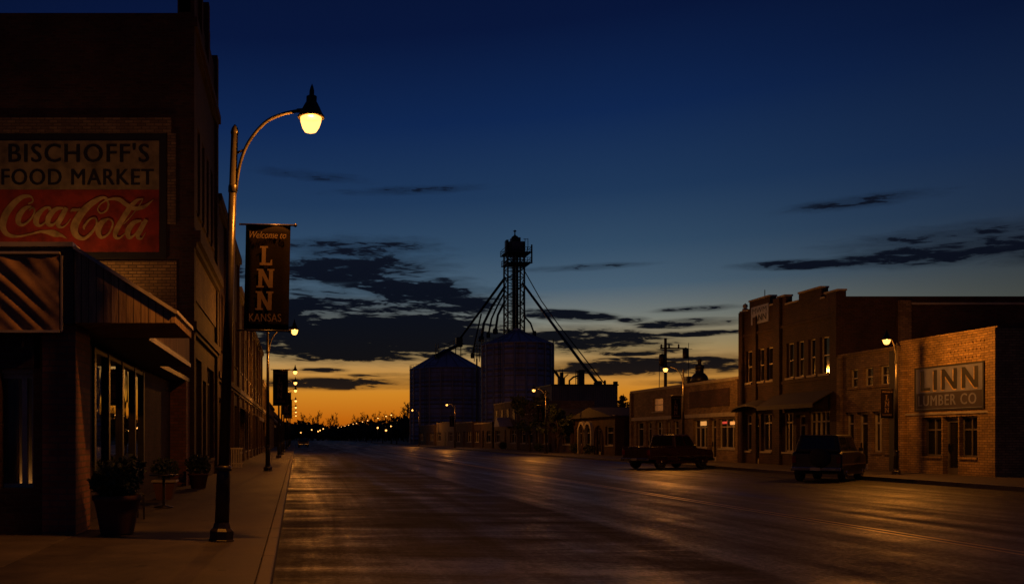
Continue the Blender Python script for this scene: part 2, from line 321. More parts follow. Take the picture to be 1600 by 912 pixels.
# ------------------------------------------------------------------ mesh helpers
class MB:
    def __init__(s): s.v = []; s.f = []; s.smooth = set()
    def add(s, vs, fs, smooth=False):
        o = len(s.v); s.v += [tuple(p) for p in vs]
        for f in fs:
            if smooth: s.smooth.add(len(s.f))
            s.f.append(tuple(i+o for i in f))
        return s
    def box(s, x0, x1, y0, y1, z0, z1):
        x0, x1 = min(x0, x1), max(x0, x1); y0, y1 = min(y0, y1), max(y0, y1)
        return s.add([(x0,y0,z0),(x1,y0,z0),(x1,y1,z0),(x0,y1,z0),(x0,y0,z1),(x1,y0,z1),(x1,y1,z1),(x0,y1,z1)],
              [(0,3,2,1),(4,5,6,7),(0,1,5,4),(1,2,6,5),(2,3,7,6),(3,0,4,7)])
    def beam(s, p, q, w, h=None, up=(0,0,1)):
        p, q = Vector(p), Vector(q); d = (q-p)
        if d.length < 1e-6: return s
        d.normalize(); u = Vector(up)
        if abs(d.dot(u)) > .98: u = Vector((1,0,0))
        a = d.cross(u).normalized()*w/2; b = a.normalized().cross(d).normalized()*(h or w)/2
        vs = [p-a-b, p+a-b, p+a+b, p-a+b, q-a-b, q+a-b, q+a+b, q-a+b]
        return s.add(vs, [(0,1,2,3),(7,6,5,4),(0,4,5,1),(1,5,6,2),(2,6,7,3),(3,7,4,0)])
    def tube(s, pts, rs, n=8, smooth=True):
        pts = [Vector(p) for p in pts]
        if not isinstance(rs, (list, tuple)): rs = [rs]*len(pts)
        vs = []; pa = None
        for i, p in enumerate(pts):
            d = (pts[min(i+1, len(pts)-1)] - pts[max(i-1, 0)]).normalized()
            if pa is None:
                u = Vector((0,0,1)) if abs(d.z) < .9 else Vector((1,0,0)); pa = d.cross(u).normalized()
            else: pa = (pa - d*pa.dot(d)).normalized()
            b = d.cross(pa)
            for k in range(n):
                t = 2*PI*k/n; vs.append(p + (pa*math.cos(t)+b*math.sin(t))*rs[i])
        fs = [(i*n+k, i*n+(k+1)%n, (i+1)*n+(k+1)%n, (i+1)*n+k) for i in range(len(pts)-1) for k in range(n)]
        s.add(vs, fs, smooth)
        o = len(s.v)-len(vs)
        s.f.append(tuple(o+k for k in range(n))[::-1]); s.f.append(tuple(o+(len(pts)-1)*n+k for k in range(n)))
        return s
    def lathe(s, prof, c=(0,0,0), n=20, smooth=True):
        vs = []; fs = []
        for r, z in prof:
            for k in range(n):
                t = 2*PI*k/n; vs.append((c[0]+r*math.cos(t), c[1]+r*math.sin(t), c[2]+z))
        for i in range(len(prof)-1):
            for k in range(n): fs.append((i*n+k, i*n+(k+1)%n, (i+1)*n+(k+1)%n, (i+1)*n+k))
        fs.append(tuple(range(n))[::-1]); fs.append(tuple((len(prof)-1)*n+k for k in range(n)))
        return s.add(vs, fs, smooth)
    def prism(s, poly, ext, axis='y', c=0.0):
        """extrude a 2D polygon; axis y: poly is (x,z) from y=c to c+ext ; axis x: poly is (y,z)"""
        n = len(poly); vs = []
        for e in (c, c+ext):
            for a, b in poly: vs.append((a, e, b) if axis == 'y' else ((e, a, b) if axis == 'x' else (a, b, e)))
        fs = [tuple(range(n)), tuple(range(2*n-1, n-1, -1))] + [(i, i+n, (i+1)%n+n, (i+1)%n) for i in range(n)]
        return s.add(vs, fs)
    def build(s, name, m, parent=None, bevel=0.0, off=(0,0,0)):
        me = bpy.data.meshes.new(name)
        me.from_pydata([(a-off[0], b-off[1], c-off[2]) for a, b, c in s.v], [], s.f)
        for i, p in enumerate(me.polygons): p.use_smooth = i in s.smooth
        bm = bmesh.new(); bm.from_mesh(me); bmesh.ops.recalc_face_normals(bm, faces=bm.faces); bm.to_mesh(me); bm.free()
        me.materials.append(M[m] if isinstance(m, str) else m); me.update()
        o = bpy.data.objects.new(name, me); C.objects.link(o)
        if parent is not None: o.parent = parent
        else: o.location = off
        if bevel:
            md = o.modifiers.new('bevel', 'BEVEL'); md.width = bevel; md.segments = 2; md.limit_method = 'ANGLE'
        return o
def tag(o, label=None, cat=None, group=None, kind=None):
    if label: o['label'] = label
    if cat: o['category'] = cat
    if group: o['group'] = group
    if kind: o['kind'] = kind
    return o
def thing(name, label, cat, loc=(0,0,0), rz=0.0, group=None):
    o = bpy.data.objects.new(name, None); C.objects.link(o); o.empty_display_size = .2
    o.location = loc; o.rotation_euler = (0,0,rz)
    return tag(o, label, cat, group)
def dup(root, loc, rz=0.0, label=None, scale=1.0, parts=True):
    m = {}
    def cp(o, par):
        c = o.copy(); C.objects.link(c)
        if par is not None: c.parent = par
        if parts:
            for ch in [q for q in bpy.data.objects if q.parent == o]: cp(ch, c)
        return c
    r = cp(root, None); r.location = loc; r.rotation_euler = (0,0,rz); r.scale = (scale,)*3
    if label: r['label'] = label
    return r
def structure(o): o['kind'] = 'structure'; return o
def text_mesh(txt, offset=0.0, shear=0.0, spacing=1.0):
    cu = bpy.data.curves.new('t', 'FONT'); cu.body = txt; cu.offset = offset; cu.shear = shear; cu.size = 1; cu.space_character = spacing; cu.resolution_u = 3
    o = bpy.data.objects.new('t', cu); C.objects.link(o)
    dg = bpy.context.evaluated_depsgraph_get(); me = bpy.data.meshes.new_from_object(o.evaluated_get(dg))
    vs = [tuple(v.co)[:2] for v in me.vertices]; fs = [tuple(p.vertices) for p in me.polygons]
    bpy.data.objects.remove(o); bpy.data.curves.remove(cu); bpy.data.meshes.remove(me)
    return vs, fs
def fit(vs, u0, u1, v0, v1):
    a0 = min(v[0] for v in vs); a1 = max(v[0] for v in vs); b0 = min(v[1] for v in vs); b1 = max(v[1] for v in vs)
    return [(u0+(x-a0)/(a1-a0)*(u1-u0), v0+(y-b0)/(b1-b0)*(v1-v0)) for x, y in vs]
def letters(mb, txt, u0, u1, v0, v1, place, offset=0.0, shear=0.0, bold=0.0, spacing=1.0, toward=(0,-1,0)):
    vs, fs = text_mesh(txt, offset, shear, spacing); h = v1-v0
    for k, (a, b) in enumerate([(0,0)] if not bold else [(-1,0),(-.5,.4),(0,-.4),(.5,.4),(1,0)]):
        q = fit(vs, u0+bold*h+a*bold*h, u1-bold*h+a*bold*h, v0+b*bold*h*.5, v1+b*bold*h*.5)
        mb.add([tuple(c+t*.0007*k for c, t in zip(place(*p), toward)) for p in q], fs)
def spline(pts, sub=6):
    r = []
    n = len(pts)
    for i in range(n-1):
        p0, p1, p2, p3 = pts[max(i-1,0)], pts[i], pts[i+1], pts[min(i+2,n-1)]
        for k in range(sub):
            t = k/sub
            r.append(tuple(.5*((2*b)+(-a+c)*t+(2*a-5*b+4*c-d)*t*t+(-a+3*b-3*c+d)*t**3) for a, b, c, d in zip(p0, p1, p2, p3)))
    r.append(pts[-1]); return r
def stroke(mb, pts, place, off=0.0):
    pts = spline([tuple(map(float, p)) for p in pts]); L = []
    for i, (x, y, w) in enumerate(pts):
        a = pts[max(i-1,0)]; b = pts[min(i+1,len(pts)-1)]
        d = Vector((b[0]-a[0], b[1]-a[1])); d = d.normalized() if d.length > 0 else Vector((1,0))
        L.append((x-d.y*w/2, y+d.x*w/2, x+d.y*w/2, y-d.x*w/2))
    vs = []; fs = []
    for i, a in enumerate(L):
        for q in (place(a[0], a[1]), place(a[2], a[3])): vs.append((q[0], q[1]-off-.00012*i, q[2]))
    for i in range(len(L)-1): fs.append((2*i, 2*i+1, 2*i+3, 2*i+2))
    mb.add(vs, fs)
def slab_N(mb, u0, u1, v0, v1, place):
    w = u1-u0; h = v1-v0; s = .24*w; t = .10*h
    def q(*pp): mb.add([place(u0+a*w, v0+b*h) for a, b in pp], [tuple(range(len(pp)))])
    q((.10,0),(.32,0),(.32,1),(.10,1)); q((.70,0),(.92,0),(.92,1),(.70,1)); q((.10,1),(.34,1),(.92,0),(.68,0))
    q((0,0),(.42,0),(.42,.09),(0,.09)); q((0,.91),(.36,.91),(.36,1),(0,1)); q((.60,.91),(1,.91),(1,1),(.60,1))
def slab_L(mb, u0, u1, v0, v1, place):
    w = u1-u0; h = v1-v0
    def q(*pp): mb.add([place(u0+a*w, v0+b*h) for a, b in pp], [tuple(range(len(pp)))])
    q((.16,0),(.48,0),(.48,1),(.16,1)); q((0,.91),(.64,.91),(.64,1),(0,1)); q((0,0),(1,0),(1,.12),(0,.12)); q((.82,.1),(1,.1),(1,.3),(.9,.3))

# ------------------------------------------------------------------ ground, street, kerbs
XL, XR = -3.28, 25.7          # building lines
KL, KR = -0.26, 21.4          # kerb faces
structure(MB().add([(-3000,-300,-.03),(3000,-300,-.03),(3000,5000,-.03),(-3000,5000,-.03)], [(0,1,2,3)]).build('ground', 'ground'))
structure(MB().add([(KL,-30,0),(KR,-30,0),(KR,900,0),(KL,900,0)], [(0,1,2,3)]).build('road', 'road'))
mb = MB()
for xx in (9.86, 10.10): mb.add([(xx,-30,.004),(xx+.10,-30,.004),(xx+.10,620,.004),(xx,620,.004)], [(0,1,2,3)])
structure(mb.build('centre_line', 'yellow_line'))
structure(MB().box(-14, -.42, -8, 420, -.02, .15).build('sidewalk', 'walk'))
structure(MB().box(-.415, KL, -8, 420, -.02, .152).build('kerb', 'kerb', bevel=.02))
structure(MB().box(KR+.16, 40, 15, 420, -.02, .15).build('sidewalk', 'walk'))
structure(MB().box(KR, KR+.155, 15, 420, -.02, .152).build('kerb', 'kerb', bevel=.02))
structure(MB().box(-14, XL-.01, -8, 13.30, .10, .156).build('forecourt', 'forecourt'))

# ------------------------------------------------------------------ facades
def grid_wall(fb, mb, W_, z0, z1, ops, d0, d1):
    us = sorted({0, W_} | {o[0] for o in ops} | {o[1] for o in ops})
    for a, b in zip(us, us[1:]):
        m = (a+b)/2
        cols = sorted([(o[2], o[3]) for o in ops if o[0] < m < o[1]])
        z = z0
        for c, d in cols:
            if c > z: fb(mb, a, b, d0, d1, z, c)
            z = max(z, d)
        if z < z1: fb(mb, a, b, d0, d1, z, z1)
def building(name, label, cat, side, y0, y1, z1, mat, depth=14, ops=(), frame='frame_paint', cornice=None, band=None, body_top=None,
             piers=(), awn=None, glass='glass', group=None, xf=None, parapet=(), trim='stone', body=True):
    s = 1 if side == 'L' else -1
    xf = xf if xf is not None else (XL if side == 'L' else XR)
    root = thing(name, label, cat, (xf, y0, .0), group=group); W_ = y1-y0
    def fb(mb, u0, u1, d0, d1, za, zb): mb.box(s*d0, s*d1, u0, u1, za, zb)
    w = MB(); grid_wall(fb, w, W_, .15, z1, ops, -.35, 0)
    for (a, b, z) in parapet: fb(w, a, b, -.35, 0, z1, z)
    for (a, b, za, zb) in piers: fb(w, a, b, 0, .12, za, zb)
    if body:
        bt = body_top or z1-.35
        fb(w, 0.002, W_-.002, -.55, -depth, .15, bt)
        for (a, b) in ((0, .3), (W_-.3, W_)): fb(w, a, b, -.351, -depth, bt if False else .15, z1-.02)
    w.build('wall', mat, root)
    if body:
        r = MB(); fb(r, .31, W_-.31, -.36, -depth, bt, bt+.06); r.build('roof', 'roofing', root)
    if cornice:
        for (z, h, out_) in cornice:
            cmb = MB(); fb(cmb, -.02, W_+.02, .0, out_, z-h, z); fb(cmb, -.02, W_+.02, 0, out_*.6, z-h*1.5, z-h); cmb.build('cornice', trim, root)
    if band:
        z, h = band; cmb = MB(); fb(cmb, .15, W_-.15, 0, .05, z-h, z); cmb.build('sign_band', frame, root)
    for o in ops:
        a, b, za, zb, kind = o[:5]; gl = o[5] if len(o) > 5 else glass
        if kind == 'win':
            f = MB(); t = .055
            for q in ((a, a+t, za, zb), (b-t, b, za, zb)): fb(f, q[0], q[1], -.22, -.12, q[2], q[3])
            for q in ((za, za+t), (zb-t, zb), ((za+zb)/2-t/2, (za+zb)/2+t/2)): fb(f, a+t, b-t, -.22, -.12, q[0], q[1])
            fr = f.build('window', frame, root)
            MB_ = MB(); fb(MB_, a+t, b-t, -.19, -.17, za+t, zb-t); MB_.build('pane', gl, fr)
            sl = MB(); fb(sl, a-.06, b+.06, -.1, .07, za-.10, za); sl.build('sill', trim, fr)
            back = MB(); fb(back, a, b, -.36, -.35, za, zb)
        elif kind == 'shop':
            f = MB(); t = .07; k = o[6] if len(o) > 6 else max(2, round((b-a)/1.1))
            for i in range(k+1):
                u = a + (b-a-t)*i/k; fb(f, u, u+t, -.28, -.16, za, zb)
            for z in (za, zb-t, zb-.55): fb(f, a+t, b-t, -.27, -.17, z, z+t)
            fr = f.build('shop_window', frame, root)
            p = MB(); fb(p, a+t, b-t, -.24, -.22, za+t, zb-t); p.build('pane', gl, fr)
            sl = MB(); fb(sl, a-.02, b+.02, -.12, .05, za-.10, za); sl.build('sill', trim, fr)
        elif kind == 'door':
            f = MB(); t = .10
            for q in ((a, a+t), (b-t, b)): fb(f, q[0], q[1], -.30, -.20, za, zb)
            fb(f, a+t, b-t, -.30, -.20, zb-t, zb); fb(f, a+t, b-t, -.30, -.20, za, za+.25); fb(f, a+t, b-t, -.30, -.20, za+2.05, za+2.12)
            fr = f.build('door', frame, root)
            p = MB(); fb(p, a+t, b-t, -.27, -.25, za+.25, zb-t); p.build('pane', gl, fr)
            h = MB(); fb(h, b-t-.02, b-t+.02, -.20, -.15, za+.9, za+1.2); h.build('handle', 'dark_metal', fr)
    if awn:
        for (a, b, zt, zb, out_, m) in awn:
            aw = MB(); pr = [(0.0, zt), (s*out_, zb), (s*out_, zb-.22), (s*(out_-.03), zb-.22), (s*(out_-.03), zb-.03), (0.0, zt-.06)]
            n = len(pr); vs = [(x, a, z) for x, z in pr]+[(x, b, z) for x, z in pr]
            aw.add(vs, [tuple(range(n)), tuple(range(2*n-1, n-1, -1))]+[(i, (i+1)%n, (i+1)%n+n, i+n) for i in range(n)])
            aw.build('awning', m, root)
    return root, fb, s
YR = lambda x: F*XR/(x-VX)
ZR = lambda x, y: EYE+(VY-y)*XR/(x-VX)

# ---- right side, near to far -------------------------------------------------
# lumber store
y0, y1 = YR(1560), YR(1408); H = 5.62
def ur(x, base): return YR(x)-base
ops = [(ur(1527,y0), ur(1499,y0), .85, 2.42, 'shop', 'glass', 2), (ur(1497,y0), ur(1473,y0), .15, 2.42, 'door'), (ur(1471,y0), ur(1441,y0), .85, 2.42, 'shop', 'glass', 2)]
lum, fb, s_ = building('lumber_store', 'single-storey cream brick store with a big painted lumber sign above its door', 'store', 'R', y0, y1, H, 'brick_cream', 13, ops,
        cornice=[(H+.06, .10, .06)], piers=[(0, .35, .15, H), (y1-y0-.3, y1-y0, .15, H-.5)], trim='brick_cream')
mb = MB(); fb(mb, .40, y1-y0-.35, 0, .012, 4.55, 5.35)
for k in range(26):        # projecting header bricks in the frieze
    for j in range(3): fb(mb, .45+k*.19, .45+k*.19+.09, 0, .035, 4.62+j*.28, 4.70+j*.28)
mb.build('frieze_band', 'brick_cream', lum)
mb = MB(); fb(mb, .3, y1-y0-.3, 0, .04, 2.52, 2.60); mb.build('lintel_band', 'stone', lum)
# painted lumber sign
ya, yb = YR(1537), YR(1432)
sg = thing('painted_sign', 'blue-grey painted sign reading LINN LUMBER CO on cream brick', 'sign', (XR, ya, 2.74)); w_, h_ = yb-ya, 1.66
MB().box(-.03, 0, 0, w_, 0, h_).build('board', 'sign_blue', sg)
MB().box(-.036, -.03, .04, w_-.04, .03, .66).build('lower_band', 'sign_navy', sg)
mb = MB()
for q in ((0, w_, -.06, 0), (0, w_, h_, h_+.06), (-.06, 0, -.06, h_+.06), (w_, w_+.06, -.06, h_+.06)): mb.box(-.05, 0, *q)
mb.build('border', 'black_paint', sg)
def pr_(x): return lambda u, v: (x, w_-u, v)
mb = MB(); letters(mb, 'LINN', .30, w_-.22, .76, 1.56, pr_(-.036), bold=.055, spacing=1.25, toward=(-1,0,0)); mb.build('lettering', 'black_paint', sg)
mb = MB()
for i in range(1): letters(mb, 'LINN', .26, w_-.26, .72, 1.52, pr_(-.0312), bold=.055, spacing=1.25, toward=(-1,0,0))
mb.build('lettering', 'letter_tan', sg)
mb = MB(); letters(mb, 'LUMBER CO', .16, w_-.30, .14, .56, pr_(-.040), bold=.035, spacing=1.15, toward=(-1,0,0)); mb.build('lettering', 'sign_blue', sg)

# tan brick shop
y0, y1 = YR(1405), YR(1311)
def u(x): return YR(x)-y0
ops = [(u(1398),u(1385),.95,2.75,'win'), (u(1378),u(1362),.95,2.75,'shop','glass',2), (u(1356),u(1338),.15,2.75,'door'), (u(1334),u(1320),.8,2.75,'shop','glass',1),
       (u(1393),u(1373),3.9,4.75,'win'), (u(1364),u(1349),3.9,4.75,'win'), (u(1340),u(1327),3.9,4.75,'win')]
tan, fb, s_ = building('tan_shop', 'tan brick shop between the lumber store and the red brick block', 'shop', 'R', y0, y1, 5.45, 'brick_tan', 13, ops,
        frame='frame_pale', cornice=[(5.5,.1,.08)], trim='brick_tan', piers=[(0,.3,.15,5.4), (y1-y0-.3,y1-y0,.15,5.4)])
mb = MB(); fb(mb, .02, .35, .121, .20, .15, 5.3); mb.build('shadow_strip', 'black_paint', tan)  # flat black strip built in as the lamp pole's shadow band
y0t = y0
# red brick two storey block with stepped parapet
y0, y1 = YR(1310.5), YR(1157)
def u(x): return YR(x)-y0
W_ = y1-y0
up = [(1166,1175),(1185,1194),(1198,1208),(1229,1240),(1245,1256),(1263,1274),(1281,1296)]
ops = [(u(b),u(a),4.7,6.5,'win') for a, b in up]
ops += [(u(1174),u(1164),.85,2.9,'shop','glass',1), (u(1186),u(1177),.15,2.75,'door'), (u(1206),u(1189),.85,2.9,'shop','glass',2),
        (u(1240),u(1222),.85,2.9,'shop','glass',3), (u(1258),u(1244),.15,2.75,'door'), (u(1302),u(1262),.85,2.9,'shop','glass',5)]
ps = [(u(1171),W_,8.78),(u(1203),u(1171),9.25),(u(1215),u(1203),8.72),(u(1227.5),u(1215),9.02),(u(1248),u(1227.5),8.54),(u(1283),u(1248),8.92),(u(1289),u(1283),8.36),(0,u(1289),8.55)]
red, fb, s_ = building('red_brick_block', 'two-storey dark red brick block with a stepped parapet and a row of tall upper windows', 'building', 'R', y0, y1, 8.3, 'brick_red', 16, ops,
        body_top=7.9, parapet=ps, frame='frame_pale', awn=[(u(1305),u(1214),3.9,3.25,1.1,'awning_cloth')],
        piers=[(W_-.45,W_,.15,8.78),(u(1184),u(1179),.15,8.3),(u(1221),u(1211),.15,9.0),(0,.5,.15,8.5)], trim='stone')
mb = MB()
for (a, b, z) in ps: fb(mb, a, b, -.40, .06, z, z+.09)
mb.build('coping', 'stone', red)
mb = MB(); mb.lathe([(.16,0),(.16,.12),(.08,.16),(.14,.24),(.12,.36),(.03,.42),(0.001,.46)], (.15, W_-.25, 8.87), 12); mb.build('finial', 'stone', red)
mb = MB(); fb(mb, .5, W_-.45, 0, .07, 7.35, 7.5); fb(mb, .5, W_-.45, 0, .05, 4.42, 4.54); mb.build('cornice', 'brick_red', red)
# arched hood over the small door
mb = MB(); a_, b_ = u(1206), u(1163); c_ = (a_+b_)/2; r_ = (b_-a_)/2
pts = [(-0.0, c_-r_*math.cos(PI*k/12), 3.15+.55*math.sin(PI*k/12)) for k in range(13)]
pt2 = [(-.75, c_-r_*math.cos(PI*k/12), 3.10+.30*math.sin(PI*k/12)) for k in range(13)]
mb.add(pts+pt2+[(p[0], p[1], p[2]-.08) for p in pts]+[(p[0], p[1], p[2]-.08) for p in pt2],
   [(k,k+1,k+14,k+13) for k in range(12)]+[(26+k,39+k,40+k,27+k) for k in range(12)]+[(13+k,14+k,40+k,39+k) for k in range(12)]+[(k,k+26,k+27,k+1) for k in range(12)]+[(0,13,39,26),(12,38,51,25)])
mb.build('awning', 'awning_cloth', red)
mb = MB(); fb(mb, u(1190), u(1190)+.03, -.2, -.17, 9.3, 9.75); mb.build('roof_spike', 'dark_metal', red)
# parapet sign
ya, yb = YR(1202), YR(1175)
ps_ = thing('parapet_sign', 'white board with faint dark letters high on the stepped brick parapet', 'sign', (XR, ya, 7.92)); w_, h_ = yb-ya, .98
MB().box(-.05, 0, 0, w_, 0, h_).build('board', 'galv', ps_)
mb = MB(); letters(mb, 'MWM', .15, w_-.2, .58, .88, pr_(-.054)); mb.build('lettering', 'black_paint', ps_); mb = MB(); letters(mb, 'ANN', .35, w_-.2, .14, .50, pr_(-.054), bold=.05, toward=(-1,0,0)); mb.build('lettering', 'black_paint', ps_)
# tall dark block behind the single-storey shops
t_ = thing('tall_rear_building', 'tall plain dark brick side wall rising behind the single-storey shops at the far right', 'building', (28.4, 42.3, 0))
MB().box(0.01, 60, .0, 14, 0, 7.98).build('wall', 'brick_dark', t_)
MB().box(-.0, .55, -.14, -.003, 0, 8.05).build('corner_pier', 'brick_tan', t_)
MB().box(.6, 60, -.06, -.003, 7.86, 7.96).build('coping', 'stone', t_)
# single storey brick row shop
y0, y1 = YR(1155.5), YR(986); W_ = y1-y0
def u(x): return YR(x)-y0
ops = [(u(1152),u(1122),.95,2.75,'shop','glass',3),(u(1119),u(1108),.15,2.75,'door'),(u(1105),u(1083),.95,2.75,'shop','glass',3),
       (u(1060),u(1051),.9,2.75,'shop','glass',1),(u(1048),u(1040),.15,2.75,'door'),(u(1036),u(1024),.9,2.75,'shop','glass',2),(u(1018),u(1009),.15,2.75,'door'),(u(1005),u(994),.9,2.75,'shop','glass',1),
       (u(1036),u(1020),3.45,4.4,'win','pane_reflection')]
M['pane_reflection'] = emis('pane_reflection', (1.0, .5, .15), .06)  # faint glow put into one upper pane as a lamplight reflection
row, fb, s_ = building('brick_row_shop', 'long single-storey brick row with lit shop windows beyond the red brick block', 'shop', 'R', y0, y1, 5.1, 'brick_tan', 15, ops,
        frame='frame_pale', cornice=[(5.14,.12,.08)], trim='stone', piers=[(0,.3,.15,5.0),(u(1070),u(1066),.15,5.0),(W_-.3,W_,.15,5.0)])
mb = MB(); fb(mb, .3, W_-.3, 0, .10, 2.85, 3.1); mb.build('lintel_band', 'stone', row)
mb = MB(); fb(mb, u(1140), u(1078), .0, .05, 3.5, 4.55); mb.build('sign_board', 'brick_dark', row)
for k, (xa, xb, za, zb, m_) in enumerate([(1092,1101,2.35,2.62,'neon_warm'),(1138,1147,2.35,2.55,'neon_warm'),(1126,1133,2.42,2.56,'neon_red')]):
    nsn = tag(MB().box(XR+.10, XR+.13, YR(xb), YR(xa), za, zb).build('window_sign', m_, bevel=.01, off=(XR+.1, YR(xb), za)),
        ['small amber lit sign high in the row shop window, nearest the parked pickup', 'small amber lit sign in the row shop window, beside the red brick block', 'small red lit sign in the row shop window between two amber ones'][k], 'sign', 'lit signs in the shop windows')
# roof gear
rv = thing('roof_ventilator', 'dark domed ventilator with a small hood on legs on the row shop roof', 'ventilator', (27.0, 60, 4.81))
MB().lathe([(.02,.42),(.50,.46),(.56,.62),(.50,.86),(.34,1.06),(.26,1.1),(.26,1.42),(.31,1.46),(.28,1.62),(.12,1.68),(.11,1.86),(.16,1.9),(.12,2.0),(.01,2.06)], n=18).build('hood', 'dark_metal', rv)
for k in range(4):
    a = PI/4+k*PI/2; MB().beam((.36*math.cos(a), .36*math.sin(a), 0), (.36*math.cos(a), .36*math.sin(a), .5), .07).build('leg', 'dark_metal', rv)
rb = thing('roof_unit', 'small square cooling box standing on the row shop roof edge', 'cooling unit', (26.6, 61.0, 4.81))
MB().box(0, .8, 0, .7, .1, .95).build('case', 'dark_metal', rb, .03)
mb = MB()
for k in range(6): mb.box(-.02, 0, .06, .64, .2+k*.11, .25+k*.11)
mb.build('grille', 'black_paint', rb)
# utility pole and masts behind
up_ = thing('utility_pole', 'wooden utility pole with crossarm and transformer behind the row shop', 'utility pole', (30.9, 75, 0))
MB().tube([(0,0,0),(0,0,9.9)], [.16,.11], 10).build('post', 'bark', up_)
MB().beam((-.5,-.2,9.05),(1.9,.2,9.05),.12,.12).build('crossarm', 'bark', up_)
MB().beam((-.2,-.2,7.9),(.9,.1,7.9),.07,.07).build('crossarm', 'bark', up_)
for q in ((-.35,9.3),(.3,9.3),(1.1,9.3)): MB().lathe([(.05,-.2),(.09,-.1),(.05,-.04),(.09,.02),(.05,.08),(.01,.14)], (q[0],0,q[1]-.02), 8).build('insulator', 'dark_metal', up_)
MB().lathe([(.02,-.5),(.22,-.46),(.24,-.3),(.24,.3),(.20,.36),(.04,.44)], (1.75,.15,8.7), 12).build('transformer', 'dark_metal', up_)
MB().lathe([(.02,-.6),(.26,-.5),(.28,.3),(.22,.42),(.04,.5)], (-.30,-.1,8.1), 12).build('transformer', 'dark_metal', up_)
for k, (x_, y_, zt) in enumerate([(29.5, 73, 8.4),(32.4, 74, 9.4)]):
    am = thing('roof_mast', ['thin leaning wire mast left of the wooden utility pole','thin upright mast right of the wooden utility pole'][k], 'mast', (x_, y_, 0), group='thin masts behind the row shop')
    MB().tube([(0,0,0),((.1,.0)[k],0,zt)], [.045,.02], 6).build('rod', 'dark_metal', am); MB().beam((-.25,0,zt-.5),(.3,0,zt-.5),.03).build('aerial', 'dark_metal', am)

# low buildings further along the right side
def lowb(xa, xb, z, mat, label, name='roadside_shop', roof=None, depth=9, nb=3, lit=()):
    y0, y1 = YR(xa), YR(xb); W_ = y1-y0; ops = []
    for k in range(nb):
        a = W_*(k+.15)/nb; b = W_*(k+.85)/nb
        if k % 3 == 1: ops.append((a+.2*(b-a), a+.2*(b-a)+1.1, .15, 2.5, 'door', lit[k] if k < len(lit) and lit[k] else 'glass'))
        else: ops.append((a, b, .95, 2.5, 'shop', lit[k] if k < len(lit) and lit[k] else 'glass', max(1, int((b-a)/1.2))))
    r, fb, s = building(name, label, 'shop' if 'shop' in name else 'house', 'R', y0, y1, z, mat, depth, ops, frame='frame_pale', cornice=[(z+.03,.1,.08)], group='low buildings in front of the grain bins')
    if roof:
        mb = MB(); m_ = W_/2; zt = z+roof
        mb.add([(-.4,-.3,z-.1),(depth,-.3,z-.1),(depth,W_+.3,z-.1),(-.4,W_+.3,z-.1),(-.4,m_,zt),(depth,m_,zt)], [(0,1,5,4),(2,3,4,5),(0,4,3),(1,2,5),(0,3,2,1)])
        mb.build('gable_roof', 'roofing', r)
    return r, fb, W_
r1, fb1, w1 = lowb(961, 897, 3.4, 'brick_dark', 'low dark brick house with an arched porch in front of the square elevator block', 'roadside_house', .8, nb=4, lit=(None,None,None,None))
mb = MB()
for c_ in (w1*.42, w1*.58):
    pts = [(c_-1.0, .15)]+[(c_-1.0*math.cos(PI*k/10), 2.0+1.0*math.sin(PI*k/10)) for k in range(11)]+[(c_+1.0, .15), (c_+.75,.15)]+[(c_+.75*math.cos(PI*k/10), 2.0+.75*math.sin(PI*k/10)) for k in range(11)]+[(c_-.75,.15)]
    mb.prism(pts, -.25, 'x', -.55)
mb.build('arched_porch', 'stone', r1)
lowb(893, 862, 3.1, 'brick_dark', 'low narrow dark house beside the arched porch house', 'roadside_house', 1.3, nb=2)
r2, fb2, w2 = lowb(858, 812, 4.2, 'brick_dark', 'dark brick shop standing behind the lamp with the small banner', nb=4)
r3, fb3, w3 = lowb(808, 772, 5.9, 'brick_tan', 'two-storey tan brick shop before the big grain bin', nb=3, lit=())
mb = MB(); 
for k in range(4): fb3(mb, w3*(k+.3)/4, w3*(k+.3)/4+1.0, .0, .05, 3.7, 5.0)
mb.build('shutter', 'black_paint', r3)
mb = MB(); mb.add([(-1.6,2,2.9),(-1.6,5.2,2.9),(-1.6,3.6,4.0),(0,2,2.9),(0,5.2,2.9),(0,3.6,4.0)], [(0,1,2),(3,5,4),(0,2,5,3),(1,4,5,2),(0,3,4,1)]); mb.build('porch_gable', 'frame_pale', r3)
lowb(769, 741, 3.6, 'brick_dark', 'low shop with a flat roof between the tan brick shop and the pale one', nb=3)
lowb(738, 712, 3.9, 'brick_dark', 'low dark shop right of the fourth lamp with two wide windows', nb=3)
lowb(709, 682, 4.2, 'plaster', 'pale low shop caught in the light of the lamp before the left grain bin', nb=3, lit=(None,'window_lit',None))
lowb(679, 655, 4.0, 'brick_tan', 'low tan shop with a flat roof under the left edge of the left grain bin', nb=3)

